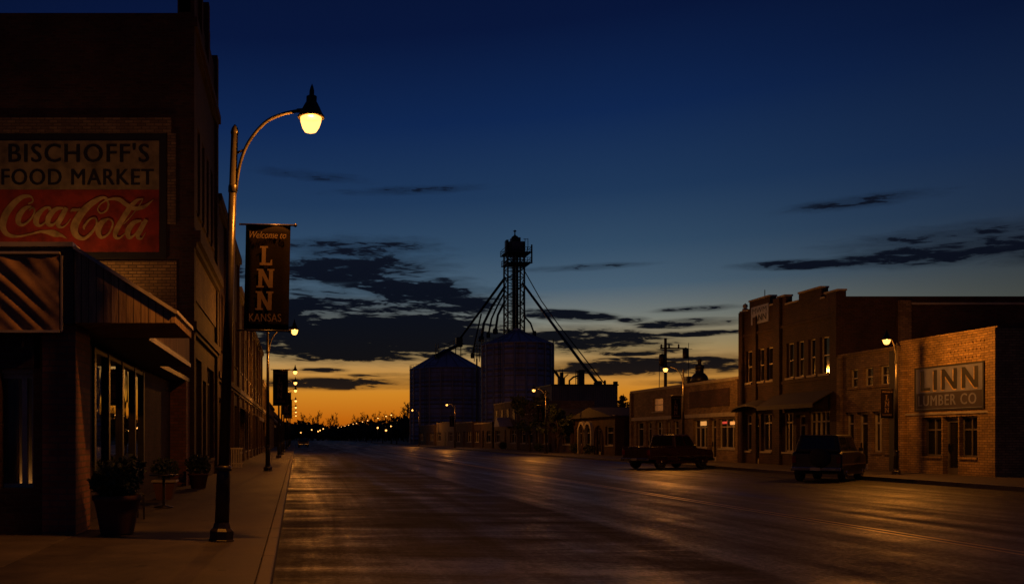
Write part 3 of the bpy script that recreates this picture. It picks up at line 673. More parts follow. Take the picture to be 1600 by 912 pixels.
# ------------------------------------------------------------------ grain elevator
def bin_(label, x, y, r, zw, zt, n=40):
    b = thing('grain_bin', label, 'grain bin', (x, y, 0), group='round steel grain bins')
    prof = []; k = int(zw/1.1)
    for i in range(k):
        z = zw*i/k; prof += [(r, z), (r, z+zw/k*.93), (r+.10, z+zw/k*.94), (r+.10, z+zw/k*.99)]
    prof.append((r, zw)); MB().lathe(prof, n=n).build('wall', 'bin_steel', b)
    MB().lathe([(r+.3, zw-.15), (r+.3, zw), (r*.10, zt), (r*.10, zt+.5), (.01, zt+.6)], n=n, smooth=False).build('roof', 'bin_roof', b)
    mb = MB()
    for i in range(n//2):
        a = 2*PI*i/(n//2); mb.beam((math.cos(a)*(r+.15), math.sin(a)*(r+.15), 0), (math.cos(a)*(r+.15), math.sin(a)*(r+.15), zw), .3)
    mb.build('stiffener', 'galv', b)
    mb = MB()
    for i in range(n//2):
        a = 2*PI*(i+.5)/(n//2); mb.beam((math.cos(a)*(r+.2), math.sin(a)*(r+.2), zw+.08), (math.cos(a)*r*.12, math.sin(a)*r*.12, zt+.05), .14)
    mb.build('roof_rib', 'galv', b)
    mb = MB()
    for z in (zw+.5, zw+1.0):
        P_ = [(math.cos(2*PI*i/n)*(r+.2), math.sin(2*PI*i/n)*(r+.2), z) for i in range(n)]
        for i in range(n):
            if .42*n < i < .66*n or i > .9*n: mb.beam(P_[i], P_[(i+1)%n], .06)
    for i in range(n):
        if .42*n < i < .67*n or i > .9*n: mb.beam((math.cos(2*PI*i/n)*(r+.2), math.sin(2*PI*i/n)*(r+.2), zw), (math.cos(2*PI*i/n)*(r+.2), math.sin(2*PI*i/n)*(r+.2), zw+1.05), .06)
    mb.build('eave_rail', 'dark_metal', b)
    mb = MB()
    for sx in (-.22, .22): mb.beam((r*-.70+sx, -r*.74-.2, 0), (r*-.70+sx, -r*.74-.2, zw+1), .07)
    for k in range(int(zw/.6)): mb.beam((r*-.70-.22, -r*.74-.2, k*.6), (r*-.70+.22, -r*.74-.2, k*.6), .05)
    mb.build('ladder', 'dark_metal', b)
    return b
def PX(x, y, Y): return ((x-VX)*Y/F, Y, EYE+(VY-y)*Y/F)
b1 = bin_('wide left steel grain bin with a conical roof, shorter of the two', PX(697,0,230)[0], 230, 9.05, PX(0,577,230)[2], PX(0,548,230)[2])
b2 = bin_('tall steel grain bin in front of the lattice tower, higher of the two', PX(808,0,190)[0], 190, 7.25, PX(0,539,190)[2], PX(0,517,190)[2])
# roof conveyor on the left bin
cv = thing('roof_conveyor', 'dark sloping conveyor lying on the left grain bin roof', 'conveyor', (0,0,0))
A_, B_ = PX(680,556,226), PX(722,536,228)
cv.location = A_; rel = lambda p: tuple(Vector(p)-Vector(A_))
MB().beam((0,0,0), rel(B_), 1.0, .8).build('trough', 'dark_metal', cv)
mb = MB()
for k in range(7):
    t = k/6; p = Vector(rel(B_))*t; mb.beam(p+Vector((0,-.5,.4)), p+Vector((0,-.5,1.6)), .08)
mb.beam((0,-.5,1.6), Vector(rel(B_))+Vector((0,-.5,1.6)), .09); mb.beam((0,-.5,1.0), Vector(rel(B_))+Vector((0,-.5,1.0)), .07)
mb.build('rail', 'dark_metal', cv)
MB().box(rel(PX(712,0,228))[0], rel(PX(722,0,228))[0], 1, 2.6, rel(PX(0,542,228))[2], rel(PX(0,527,228))[2]).build('drive_box', 'dark_metal', cv, .1)
for xx in (680.5, 684):
    a = rel(PX(xx,562,226)); b = rel(PX(xx,537,226)); MB().beam((a[0],-.6,a[2]-2), (b[0],-.6,b[2]), .16).build('post', 'dark_metal', cv)
for xx in (712, 720): 
    a = rel(PX(xx,536,228)); MB().beam((a[0],2,a[2]), (a[0],2,a[2]-3.2), .2).build('post', 'dark_metal', cv)
# tower
TY = 201.0; tx0, tx1 = PX(790.5,0,TY)[0], PX(816,0,TY)[0]; TX = (tx0+tx1)/2; hw = (tx1-tx0)/2; zt = PX(0,394,TY)[2]
tw = thing('elevator_tower', 'tall steel lattice tower with platforms and a head house behind the big grain bin', 'tower', (TX, TY, 0))
for sx in (-1,1):
    for sy in (-1,1): MB().beam((sx*hw, sy*hw, 0), (sx*hw, sy*hw, zt+(.2 if sx < 0 else 2)), .34).build('leg', 'dark_metal', tw)
mb = MB(); nb = 22
for k in range(nb):
    za, zb = zt*k/nb, zt*(k+1)/nb
    for sy in (-1,1):
        mb.beam((-hw,sy*hw,zb),(hw,sy*hw,zb),.16); mb.beam((-hw if k%2 else hw,sy*hw,za),(hw if k%2 else -hw,sy*hw,zb),.14)
        mb.beam((sy*hw,-hw,zb),(sy*hw,hw,zb),.16); mb.beam((sy*hw,-hw if k%2 else hw,za),(sy*hw,hw if k%2 else -hw,zb),.14)
mb.build('bracing', 'dark_metal', tw)
for x_ in (-.1, .62): MB().box(x_-.26, x_+.26, -.5, .5, 0, zt+1).build('bucket_leg', 'dark_metal', tw)
mb = MB()
for sx in (-1.15,-.75): mb.beam((sx,-hw-.15,0),(sx,-hw-.15,zt),.09)
for k in range(int(zt/.8)): mb.beam((-1.15,-hw-.15,k*.8),(-.75,-hw-.15,k*.8),.07); mb.beam((-1.15,-hw-.15,k*.8),(-.95,-hw-.65,k*.8),.06); mb.beam((-.75,-hw-.15,k*.8),(-.95,-hw-.65,k*.8),.06)
mb.build('ladder', 'dark_metal', tw)
def platform(z, xa, xb, rails=True, m='dark_metal'):
    p = MB(); p.box(xa, xb, -hw-.8, hw+.8, z, z+.22)
    for x_ in [xa+(xb-xa)*k/6 for k in range(7)]:
        for y_ in (-hw-.75, hw+.75): p.beam((x_, y_, z), (x_, y_, z+1.25), .09)
    for zz in (.65, 1.2):
        for y_ in (-hw-.75, hw+.75): p.beam((xa, y_, z+zz), (xb, y_, z+zz), .09)
        for x_ in (xa, xb): p.beam((x_, -hw-.75, z+zz), (x_, hw+.75, z+zz), .09)
    p.build('platform', m, tw)
rx = lambda x: PX(x,0,TY)[0]-TX
rz = lambda y: PX(0,y,TY)[2]
platform(rz(398), rx(786), rx(826)); platform(rz(414), rx(787.5), rx(826))
for x_ in (rx(826),): MB().beam((x_, -hw-.8, rz(415)), (x_, -hw-.8, rz(386)), .28).build('post', 'dark_metal', tw)
MB().box(rx(793), rx(817), -1.5, 1.5, rz(397), rz(379)).build('head_house', 'metal_sheet', tw, .1)
MB().box(rx(789), rx(793), -1.2, .4, rz(397), rz(376)).build('head_house', 'dark_metal', tw, .1)
MB().box(rx(798), rx(812), -1, 1, rz(380), rz(372)).build('drive_box', 'dark_metal', tw, .1)
MB().lathe([(.7,0),(.75,.4),(.3,.7),(.15,.9),(.12,1.5),(.4,1.7),(.02,2.0)], (rx(804.5),0,rz(373)), 10).build('vent_cap', 'dark_metal', tw)
mb = MB()
for x_ in (796, 817.5, 822): mb.beam((rx(x_), -1.6, rz(392)), (rx(x_), -1.6, rz(375)), .11)
mb.beam((rx(815), -1.6, rz(376)), (rx(822), -1.6, rz(376)), .1); mb.build('rail', 'dark_metal', tw)
# spouts (separate pipes running from the tower)
def spout(pts, r, label):
    o = Vector(pts[0]); e = thing('grain_spout', label, 'pipe', o, group='pipes running down from the tower')
    MB().tube([tuple(Vector(p)-o) for p in pts], r, 8).build('pipe', 'dark_metal', e)
    q = Vector(pts[-1])-o; MB().lathe([(r*1.7,-.5),(r*2.2,-.3),(r*2.2,.4),(r*1.5,.7)], tuple(q), 10).build('outlet', 'dark_metal', e)
spout([PX(789,434,TY-1.9), PX(748,489,218), PX(716,532,228.5)], .30, 'long pipe sloping left from the tower down to the left grain bin')
spout([PX(789,447,TY-1.9), PX(768,480,198), PX(756,505,196), PX(752,530,196)], .30, 'bent pipe dropping left of the tower to the edge of the big grain bin')
spout([PX(789,455,TY-1.9), PX(777,478,198), PX(768,498,196), PX(763,524,194)], .2, 'thin bent pipe between the tower and the left edge of the big bin roof')
spout([PX(789,470,TY-1.9), PX(778,492,198), PX(774,518,194)], .26, 'short pipe beside the tower foot on the big bin roof')
spout([PX(817,443,TY-1.9), PX(870,515,175), PX(915,575,160), PX(936,601,155.5)], .26, 'long pipe sloping right from the tower to the square elevator block')
spout([PX(820,424,TY-1.9), PX(846,470,190), PX(871,505,176), PX(945,600,154.5)], .10, 'thin guy cable sloping right above the long pipe')
spout([PX(818,455,TY-1.9), PX(820,495,198), PX(829,505,194), PX(835,522,191)], .2, 'short bent pipe right of the tower foot')
spout([PX(752,490,196), PX(742,535,196), PX(738,556,198)], .18, 'short slanted pipe between the two grain bins')
# roof catwalk between bins
cw = thing('catwalk', 'steel catwalk frame standing between the two grain bins', 'catwalk', PX(745,560,198)); o_ = Vector(PX(745,560,198))
mb = MB()
for x_ in (741, 745, 749, 753):
    a = Vector(PX(x_,565,198))-o_; b = Vector(PX(x_,536,198))-o_; mb.beam(a, b, .14)
for y_ in (540, 546, 554): mb.beam(Vector(PX(741,y_,198))-o_, Vector(PX(754,y_,198))-o_, .12)
mb.build('frame', 'dark_metal', cw)
mb = MB(); mb.beam((0,0,-18.5),(0,0,0),.3); mb.build('post', 'dark_metal', cw)
# square block
eb = thing('elevator_block', 'plain square dark elevator block with machinery on its roof right of the big bin', 'elevator block', PX(862,0,150)[:2]+(0,)); ex = PX(965,0,150)[0]-PX(862,0,150)[0]; ez = PX(0,602,150)[2]
MB().box(0, ex, 0, 10, 0, ez).build('wall', 'metal_sheet', eb)
MB().box(-.15, ex+.15, -.15, 10.1, ez, ez+.22).build('coping', 'dark_metal', eb); MB().box(ex-.55, ex, -.1, .6, ez+.22, ez+.7).build('corner_post', 'dark_metal', eb)
def roofgear(label, x, items):
    r = thing('roof_machinery', label, 'machinery', (PX(x,0,153)[0], 153, ez+.22), group='machinery on the elevator block roof')
    for nm, fn in items: mb = MB(); fn(mb); mb.build(nm, 'dark_metal', r, .03)
roofgear('dark conveyor head with a slanting arm at the left end of the elevator block roof', 877, [('housing', lambda m: (m.box(-.5,.5,-.5,.5,0,1.3), m.box(-.2,.3,-.3,.3,1.3,2.2))), ('arm', lambda m: (m.beam((-.2,0,1),(-1.6,0,3),.3), m.beam((-.1,0,1),(-.9,0,2.5),.15))), ('mast', lambda m: (m.beam((.2,0,2),(.2,0,2.8),.1), m.beam((.4,0,1.2),(1.2,0,1.9),.15)))])
roofgear('dark upright lift head with a bent side pipe mid-roof on the elevator block', 907, [('housing', lambda m: (m.box(-.45,.55,-.5,.5,0,2.6), m.box(-.65,.75,-.6,.6,2.3,2.45))), ('mast', lambda m: (m.beam((-.8,0,0),(-.8,0,2.7),.12), m.beam((-.8,0,1.2),(-.4,0,1.2),.1), m.beam((-.8,0,2.2),(-.4,0,2.2),.1), m.beam((.6,0,2.4),(.9,0,2.4),.1))), ('side_pipe', lambda m: m.tube([(-.5,0,1.6),(-1.2,0,1.4),(-1.9,0,.8),(-1.9,0,0)], .16))])
roofgear('small low vent box at the right of the elevator block roof', 931, [('housing', lambda m: (m.box(-.3,.3,-.3,.3,0,.5), m.beam((0,0,.3),(-.5,0,1.1),.15)))])

# ------------------------------------------------------------------ left side
# main market block: tall brick block whose side wall carries the painted sign
MY0, MY1 = 27.75, 36.4; W_ = MY1-MY0
ops = [(.55,1.35,9.0,11.9,'win'),(2.0,2.8,9.0,11.9,'win'),(3.45,4.25,9.0,11.9,'win'),(5.0,5.8,9.0,11.9,'win'),(6.6,7.4,9.0,11.9,'win'),
       (.8,3.3,.8,4.2,'shop','glass',3),(3.7,4.8,.15,3.6,'door'),(5.2,7.9,.8,4.2,'shop','glass',3)]
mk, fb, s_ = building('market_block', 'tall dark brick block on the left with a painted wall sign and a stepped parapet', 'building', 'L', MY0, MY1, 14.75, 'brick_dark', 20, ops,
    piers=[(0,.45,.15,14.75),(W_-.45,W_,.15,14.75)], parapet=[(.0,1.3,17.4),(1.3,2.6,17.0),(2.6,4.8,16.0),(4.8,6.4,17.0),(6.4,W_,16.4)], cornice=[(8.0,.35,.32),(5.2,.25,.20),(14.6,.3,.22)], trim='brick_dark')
for q in ((0,.5,17.45),(2.3,2.7,17.3),(4.6,5.0,17.3),(W_-.5,W_,16.9)): mb = MB(); fb(mb, q[0], q[1], -.4, .121, 14.76, q[2]); mb.build('parapet_pier', 'brick_dark', mk)
mb = MB(); fb(mb, .5, W_-.5, 0, .06, 6.0, 7.5); mb.build('sign_band', 'brick_tan', mk)
PPM = F/MY0
def sx(px): return (px-VX)/PPM
def sz(py): return EYE+(VY-py)/PPM
# stone courses and plaster patch on the side wall (all proud of it)
side = MB(); side.box(sx(-260)-XL, sx(268)-XL, -.06, -.002, sz(209), sz(185)); side.build('stone_course', 'brick_tan', mk)
side = MB(); side.box(sx(262)-XL, sx(275)-XL, -.05, -.002, sz(350), sz(209)-.002); side.build('stone_edge', 'brick_tan', mk)
side = MB(); side.box(sx(-260)-XL, sx(276)-XL, -.035, -.002, sz(490), sz(408)); side.build('painted_patch', 'brick_cream', mk)
# painted wall sign
sgn = thing('wall_sign', 'large painted wall sign with black food market letters over red soft drink script', 'sign', (sx(0), MY0, sz(404)))
X_ = lambda px: sx(px)-sx(0)
Z_ = lambda py: sz(py)-sz(404)
MB().box(X_(-270), X_(260), -.05, -.003, Z_(404), Z_(208)).build('black_border', 'black_paint', sgn)
MB().box(X_(-262), X_(249), -.06, -.05, Z_(297), Z_(221)).build('cream_panel', 'cream_paint', sgn)
MB().box(X_(-262), X_(249), -.06, -.05, Z_(394), Z_(297)-.002).build('red_panel', 'red_paint', sgn)
pl = lambda u, v: (u, -.064, v)
mb = MB(); letters(mb, "BISCHOFF'S", X_(14), X_(234), Z_(254.5), Z_(225), pl, bold=.035, spacing=1.12); mb.build('lettering', 'black_paint', sgn)
mb = MB(); letters(mb, "FOOD MARKET", X_(3), X_(241), Z_(290), Z_(265), pl, bold=.035, spacing=1.1); mb.build('lettering', 'black_paint', sgn)
K = 280/1277
cc = lambda cx, cy: (X_(cx*K), -.064, Z_(200+cy*K))
strokes = [
 [(238,508,8),(215,490,18),(160,498,32),(100,545,44),(48,615,50),(25,690,48),(38,742,38),(78,770,26),(140,776,16),(220,760,13),(300,740,16)],
 [(238,508,8),(236,530,12),(205,545,10)],
 [(290,741,16),(340,745,28),(395,762,36),(440,768,22),(482,793,2)],[(330,735,8),(390,738,14),(440,760,6)],
 [(228,562,12),(180,580,30),(140,632,42),(138,680,34),(172,694,18),(222,655,14),(252,600,12),(236,572,12),(214,592,8)],
 [(362,592,22),(352,570,18),(315,582,24),(272,628,40),(262,676,40),(286,700,20),(320,684,12),(360,640,6)],
 [(455,575,14),(400,585,30),(352,640,40),(350,690,30),(388,690,16),(430,640,10),(462,585,10)],
 [(478,572,30),(446,632,38),(418,694,30),(446,712,14),(480,690,8),(508,650,4)],
 [(508,600,8),(524,588,22),(556,588,20),(576,578,8)],
 [(778,516,8),(745,500,18),(695,518,34),(628,566,46),(568,636,54),(534,710,56),(548,768,42),(600,792,24),(655,752,20),(692,692,14),(684,648,12),(644,656,12),(604,706,18),(606,728,8)],
 [(745,500,12),(776,540,14),(764,590,12),(724,612,10),(700,585,9),(722,545,9),(780,514,14),(850,514,28),(905,552,30),(960,578,30),(1030,566,24),(1096,516,3)],
 [(775,650,12),(724,684,40),(704,742,40),(728,784,22),(775,760,14),(806,700,14),(800,664,12),(772,652,8)],
 [(1022,508,6),(978,522,22),(930,572,38),(878,652,38),(834,728,38),(824,778,26),(856,788,14),(900,750,6)],
 [(1022,508,6),(1002,548,8),(940,630,6),(884,690,5)],
 [(1010,664,12),(955,680,32),(916,736,40),(922,784,26),(960,768,14),(1000,712,10),(1018,670,8)],
 [(1046,658,28),(1008,722,36),(984,778,28),(1012,792,12),(1042,748,3)] ]
mb = MB()
for i, st in enumerate(strokes): stroke(mb, st, cc, i*.0011)
mb.build('script_lettering', 'letter_tan', sgn)

fl = thing('assumed_floodlight', 'small assumed floodlight, out of view on the corner shop roof, shining up at the painted wall sign', 'floodlight', (sx(108), 26.3, 4.1))  # assumed fixture, out of view, added to brighten the wall sign from below
MB().box(-.09,.09,-.09,.09,0,.05).build('bracket', 'dark_metal', fl); MB().tube([(0,0,.05),(0,0,.22)], .02, 8).build('post', 'dark_metal', fl)
fh = MB().box(-.22,.22,-.10,.0,.22,.42).build('housing', 'dark_metal', fl, .02)
ld = bpy.data.lights.new('assumed_flood_lamp', 'SPOT'); ld.energy = 330; ld.color = (1.0,.42,.10); ld.spot_size = math.radians(135); ld.spot_blend = 1.0; ld.shadow_soft_size = .08
lo = bpy.data.objects.new('assumed_flood_lamp', ld); C.objects.link(lo); lo.parent = fl; lo.location = (0,.06,.34); lo.rotation_euler = (math.radians(90+50), 0, 0)

# near brick shop: pier, boarded awning face, wedge awning, soffit and slanted window wall
NY = 13.33; pm = F/NY
nx = lambda px: (px-VX)/pm
nz = lambda py: EYE+(VY-py)/pm
ns = thing('corner_shop', 'low dark brick corner shop with a wooden awning and tall shop windows beside the sidewalk', 'shop', (XL, NY, 0))
x_ = lambda px: nx(px)-XL
mb = MB()
mb.box(x_(-500), x_(66)-.002, .0, .35, .15, nz(762)); mb.box(x_(-500), x_(52), .0, .35, nz(575), 3.27)
mb.box(x_(-500), x_(0), .0, .35, nz(762), nz(575)); mb.box(x_(52), x_(66), .001, .349, nz(762), nz(575))
mb.box(x_(-500), -1.02, 1.0, 1.3, .15, 3.27)
mb.box(-16, -3.0, 4, 14.3, .15, 3.27)
mb.build('wall', 'brick_dark', ns)
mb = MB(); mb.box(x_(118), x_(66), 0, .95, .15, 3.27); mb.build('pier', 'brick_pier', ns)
wd = MB(); wd.box(x_(0), x_(52), .16, .22, nz(762), nz(762)+.06); wd.box(x_(0), x_(52), .16, .22, nz(575)-.14, nz(575)); wd.box(x_(30), x_(38), .14, .22, nz(762)+.06, nz(575)-.14); wd.box(x_(46), x_(52), .14, .22, nz(762)+.06, nz(575)-.14)
wd.box(x_(-20), x_(52), .1, .16, nz(582), nz(574))
fr = wd.build('window', 'frame_pale', ns)
gm = glassm('clear_pane', (.9,.9,.85), 1.3, .03); gm.node_tree.nodes['Principled BSDF'].inputs['Transmission Weight'].default_value = .95
MB().box(x_(0), x_(46), .19, .20, nz(762)+.06, nz(575)-.14).build('pane', gm, fr)
MB().box(x_(-30), x_(60), .62, .66, .2, 3.2).build('back_panel', 'frame_paint', fr)
cu = MB(); pts = [(x_(0)+.0+.02*k, .15+.025*math.sin(k*1.3)) for k in range(6)]
for k in range(8):
    a = x_(0)+k*.025; cu.box(a, a+.024, .26+.02*(k%2), .29+.02*(k%2), nz(756), nz(590))
cu.build('curtain', 'curtain', fr)
ll = bpy.data.lights.new('assumed_shop_lamp', 'POINT'); ll.energy = 12; ll.color = (1.0,.45,.12); ll.shadow_soft_size = .04  # assumed lamp hidden below the window opening, added to light the curtain
llo = bpy.data.objects.new('assumed_shop_lamp', ll); C.objects.link(llo); llo.parent = ns; llo.location = (x_(12), .42, nz(774))
# roof slab and soffit
mb = MB(); mb.box(-16, x_(118)-.002, .96, 14.3, 3.30, 3.42); mb.build('soffit', 'frame_paint', ns)
mb = MB(); mb.box(-16, -.9, .3, 14.3, 3.42, 4.1); mb.build('roof', 'roofing', ns)
# board face with wavy corrugated panel above the near wall
mb = MB(); mb.box(x_(-500), x_(104), -.10, .28, 3.275, 4.40); mb.build('fascia', 'frame_paint', ns)
mb = MB(); nu, nw = 110, 26; U0, U1, V0, V1 = x_(-300), x_(97), nz(518), nz(398); vs = []
for a in range(nu+1):
    for b in range(nw+1):
        u_ = U0+(U1-U0)*a/nu; v_ = V0+(V1-V0)*b/nw
        q = u_*5.2+v_*8.5+1.3*math.sin(u_*2.1+1)+.8*math.sin(v_*4.2+u_*3.1)
        vs.append((u_, -.135-.035*(abs(math.sin(q))**.7)-.012*math.sin(q*2.3+u_*4), v_))
mb.add(vs, [(a*(nw+1)+b, (a+1)*(nw+1)+b, (a+1)*(nw+1)+b+1, a*(nw+1)+b+1) for a in range(nu) for b in range(nw)], True)
mb.build('rumpled_cladding', 'rust', ns)
mb = MB()
for py in (399, 520): mb.box(x_(-500), x_(98), -.20, -.10, nz(py)-.015, nz(py)+.02)
mb.build('cladding_rail', 'frame_pale', ns)
MB().box(x_(-500), x_(118), -.17, .3, 4.405, 4.47).build('top_flashing', 'frame_pale', ns)
mb = MB(); mb.box(x_(104), x_(118), -.13, .3, 3.275, 4.40); mb.build('corner_board', 'dark_metal', ns)
mb = MB(); mb.box(x_(99), x_(102), -.16, -.13, nz(520), nz(402)); mb.build('downpipe', 'frame_pale', ns)
# wedge awning: its end faces the camera, outer edge over the sidewalk
mb = MB(); L_ = NY*105/91-NY
mb.prism([(x_(119), 3.29), (x_(275), 3.29), (x_(275), 3.43), (x_(119), 4.38)], L_, 'y', -.10); mb.build('wedge_awning', 'wood', ns)
mb = MB(); p0, p1 = (x_(119), -.12, 4.40), (x_(276), -.12, 3.45)
for yy in (-.12, L_-.10):
    mb.beam((p0[0], yy, 4.40), (p1[0], yy, 3.45), .05, .05)
mb.beam((x_(276), -.12, 3.45), (x_(276), L_-.1, 3.45), .05); mb.build('awning_trim', 'frame_pale', ns)
# canopy beyond
cx_ = -2.55-XL; ya_ = F/91-NY; yb_ = F/65.5-NY
mb = MB(); mb.box(-1.2, cx_, ya_+.02, yb_, 3.29, 3.40); mb.build('canopy_soffit', 'frame_paint', ns)
mb = MB(); mb.box(cx_-.08, cx_, ya_+.02, yb_, 3.40, 4.05); mb.box(-1.2, cx_-.08, yb_-.08, yb_, 3.40, 4.05); mb.build('canopy_fascia', 'wood', ns)
mb = MB(); mb.box(cx_, cx_+.03, ya_+.02, yb_+.02, 3.27, 3.36); mb.box(cx_, cx_+.03, ya_+.02, yb_+.02, 4.0, 4.09); mb.build('canopy_trim', 'frame_pale', ns)
mb = MB(); mb.prism([(-1.2,4.06),(cx_,4.06),(-1.2,4.55)], yb_-ya_, 'y', ya_+.02); mb.build('canopy_roof', 'wood', ns)
# slanted window wall
A2 = Vector((-3.6-XL, 15.6-NY, 0)); B2 = Vector((-3.798-XL, 21.9-NY, 0)); dv = (B2-A2).normalized(); nv = Vector((dv.y, -dv.x, 0)); Lw = (B2-A2).length
def wb(mb, a, b, d0, d1, z0, z1):
    vs = []
    for z in (z0, z1):
        for (t, d) in ((a, d0), (b, d0), (b, d1), (a, d1)): p = A2+dv*t+nv*d; vs.append((p.x, p.y, z))
    mb.add(vs, [(0,3,2,1),(4,5,6,7),(0,1,5,4),(1,2,6,5),(2,3,7,6),(3,0,4,7)])
mb = MB(); wb(mb, 0, Lw, -.2, .02, .15, .78); wb(mb, -.5, 0, -.2, .05, .15, 3.28); wb(mb, 0, Lw, -.2, .0, 3.18, 3.28); mb.build('window_wall', 'brick_dark', ns)
pan = [0, 1.4, 3.0, 4.74, 6.15]
mb = MB()
for t in pan: wb(mb, t, t+.16, -.05, .09, .78, 3.18)
wb(mb, .16, Lw, -.05, .07, .78, .86); wb(mb, .16, Lw, -.05, .07, 3.10, 3.18); wf = mb.build('shop_window', 'dark_metal', ns)
for a, b in zip(pan, pan[1:]):
    mb = MB(); wb(mb, a+.16, b, .0, .015, .86, 3.10); mb.build('pane', 'shop_glass', wf)
# brick return at the far end of the recess
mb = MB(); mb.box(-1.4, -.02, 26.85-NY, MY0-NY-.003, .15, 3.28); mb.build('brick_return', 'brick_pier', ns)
mb = MB(); mb.box(-.7, -.5, 21.9-NY, 26.85-NY, .15, 3.28); mb.build('brick_return', 'brick_dark', ns)

# the rest of the left row
lab = ['three-storey dark brick building next beyond the tall market block', 'two-storey brick building with a pale awning further down the left row',
       'tan two-storey brick building in the middle of the left row', 'low brick shop with a dark awning further down the left row',
       'small plastered shop near the far end of the left row', 'long low brick building at the far end of the left row']
row_ = [(36.45, 50, 11.5, 'brick_red', 2, None), (50.05, 64, 10.0, 'brick_tan', 2, (3.4,2.8,1.2,'awning_pale')), (64.05, 84, 9.5, 'brick_red', 2, None),
        (84.05, 100, 7.0, 'brick_tan', 1, (3.4,2.8,1.2,'awning_cloth')), (100.05, 126, 5.6, 'plaster', 1, None), (126.05, 190, 5.2, 'brick_dark', 1, None)]
for i, (a, b, z, m_, st, aw) in enumerate(row_):
    W_ = b-a; ops = []; n = max(2, int(W_/4.4))
    for k in range(n):
        u0_ = W_*k/n
        if k % 2 == 0: ops.append((u0_+.6, u0_+W_/n-.5, .75, 3.3, 'shop', 'glass', 2))
        else: ops.append((u0_+.8, u0_+1.9, .15, 3.1, 'door')); ops.append((u0_+2.3, u0_+W_/n-.4, .75, 3.3, 'shop', 'glass', 1))
        if st == 2:
            for q in (.22, .62): ops.append((u0_+W_/n*q, u0_+W_/n*q+.95, 5.4, 7.9, 'win'))
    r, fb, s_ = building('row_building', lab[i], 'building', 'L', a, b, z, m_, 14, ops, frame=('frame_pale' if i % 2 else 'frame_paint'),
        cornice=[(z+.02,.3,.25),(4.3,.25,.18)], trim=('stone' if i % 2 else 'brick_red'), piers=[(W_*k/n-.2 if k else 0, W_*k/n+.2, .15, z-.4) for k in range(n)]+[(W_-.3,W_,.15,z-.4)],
        awn=[(.8, W_*.55, *aw)] if aw else None, group='brick buildings along the left sidewalk',
        parapet=[(W_*.3, W_*.7, z+.7)] if i in (0, 2) else [])

# ------------------------------------------------------------------ street lamps and banners
def lamp(label):
    r = thing('street_lamp', label, 'street lamp', (0,0,0), group='street lamps along both kerbs')
    MB().lathe([(.20,0),(.20,.02),(.185,.03),(.185,.15),(.165,.17),(.14,.19),(.125,.24),(.115,.27)], n=8, smooth=False).build('base', 'pole_paint', r)
    mb = MB().tube([(0,0,.2),(0,0,1.05),(0,0,1.1)], [.108,.10,.085], 14); mb.lathe([(.085,1.02),(.12,1.04),(.12,1.09),(.085,1.11)], n=14)
    mb.tube([(0,0,1.1),(0,0,6.0)], [.082,.052], 14); mb.lathe([(.056,5.96),(.062,5.98),(.045,6.05),(.012,6.10)], n=12); mb.build('pole', 'pole_paint', r)
    pts = spline([(.05,0,5.13),(.10,0,5.52),(.23,0,5.84),(.47,0,6.10),(.72,0,6.20),(.98,0,6.235)], 5)
    mb = MB().tube(pts, [.026]*len(pts), 8); mb.tube([(.03,0,5.68),(.15,0,5.72)], .018, 6); mb.lathe([(.06,5.10),(.068,5.12),(.068,5.2),(.06,5.22)], n=12); mb.build('arm', 'pole_paint', r)
    hx = 1.16
    sh = MB().lathe([(.19,6.12),(.195,6.135),(.165,6.175),(.12,6.27),(.085,6.335),(.075,6.34),(.075,6.42),(.05,6.435),(.035,6.44),(.035,6.50),(.02,6.56),(.004,6.60)], (hx,0,0), 20)
    sh.tube([(.95,0,6.235),(1.08,0,6.235)], .032, 8)
    s2 = sh.build('lamp_shade', 'dark_metal', r)
    MB().lathe([(.150,6.12),(.146,6.06),(.12,5.98),(.085,5.925),(.03,5.905)], (hx,0,0), 20).build('bulb_glass', 'lamp_glow', r)
    ld = bpy.data.lights.new('bulb', 'POINT'); ld.energy = 780; ld.color = (1,.36,.045); ld.shadow_soft_size = .065
    lo = bpy.data.objects.new('bulb', ld); C.objects.link(lo); lo.parent = r; lo.location = (hx,0,6.0)
    return r
L1 = lamp('nearest tall curved-arm street lamp beside the planter on the left sidewalk')
LY = 12.6
L1.location = (-1.054, LY, .15); L1.scale = (.955,)*3; L1.rotation_euler = (0, math.radians(2.0), math.radians(-17))
def ban(src, loc, rz, label, scale=1.0, parts=True):
    return dup(src, loc, rz, label, scale)
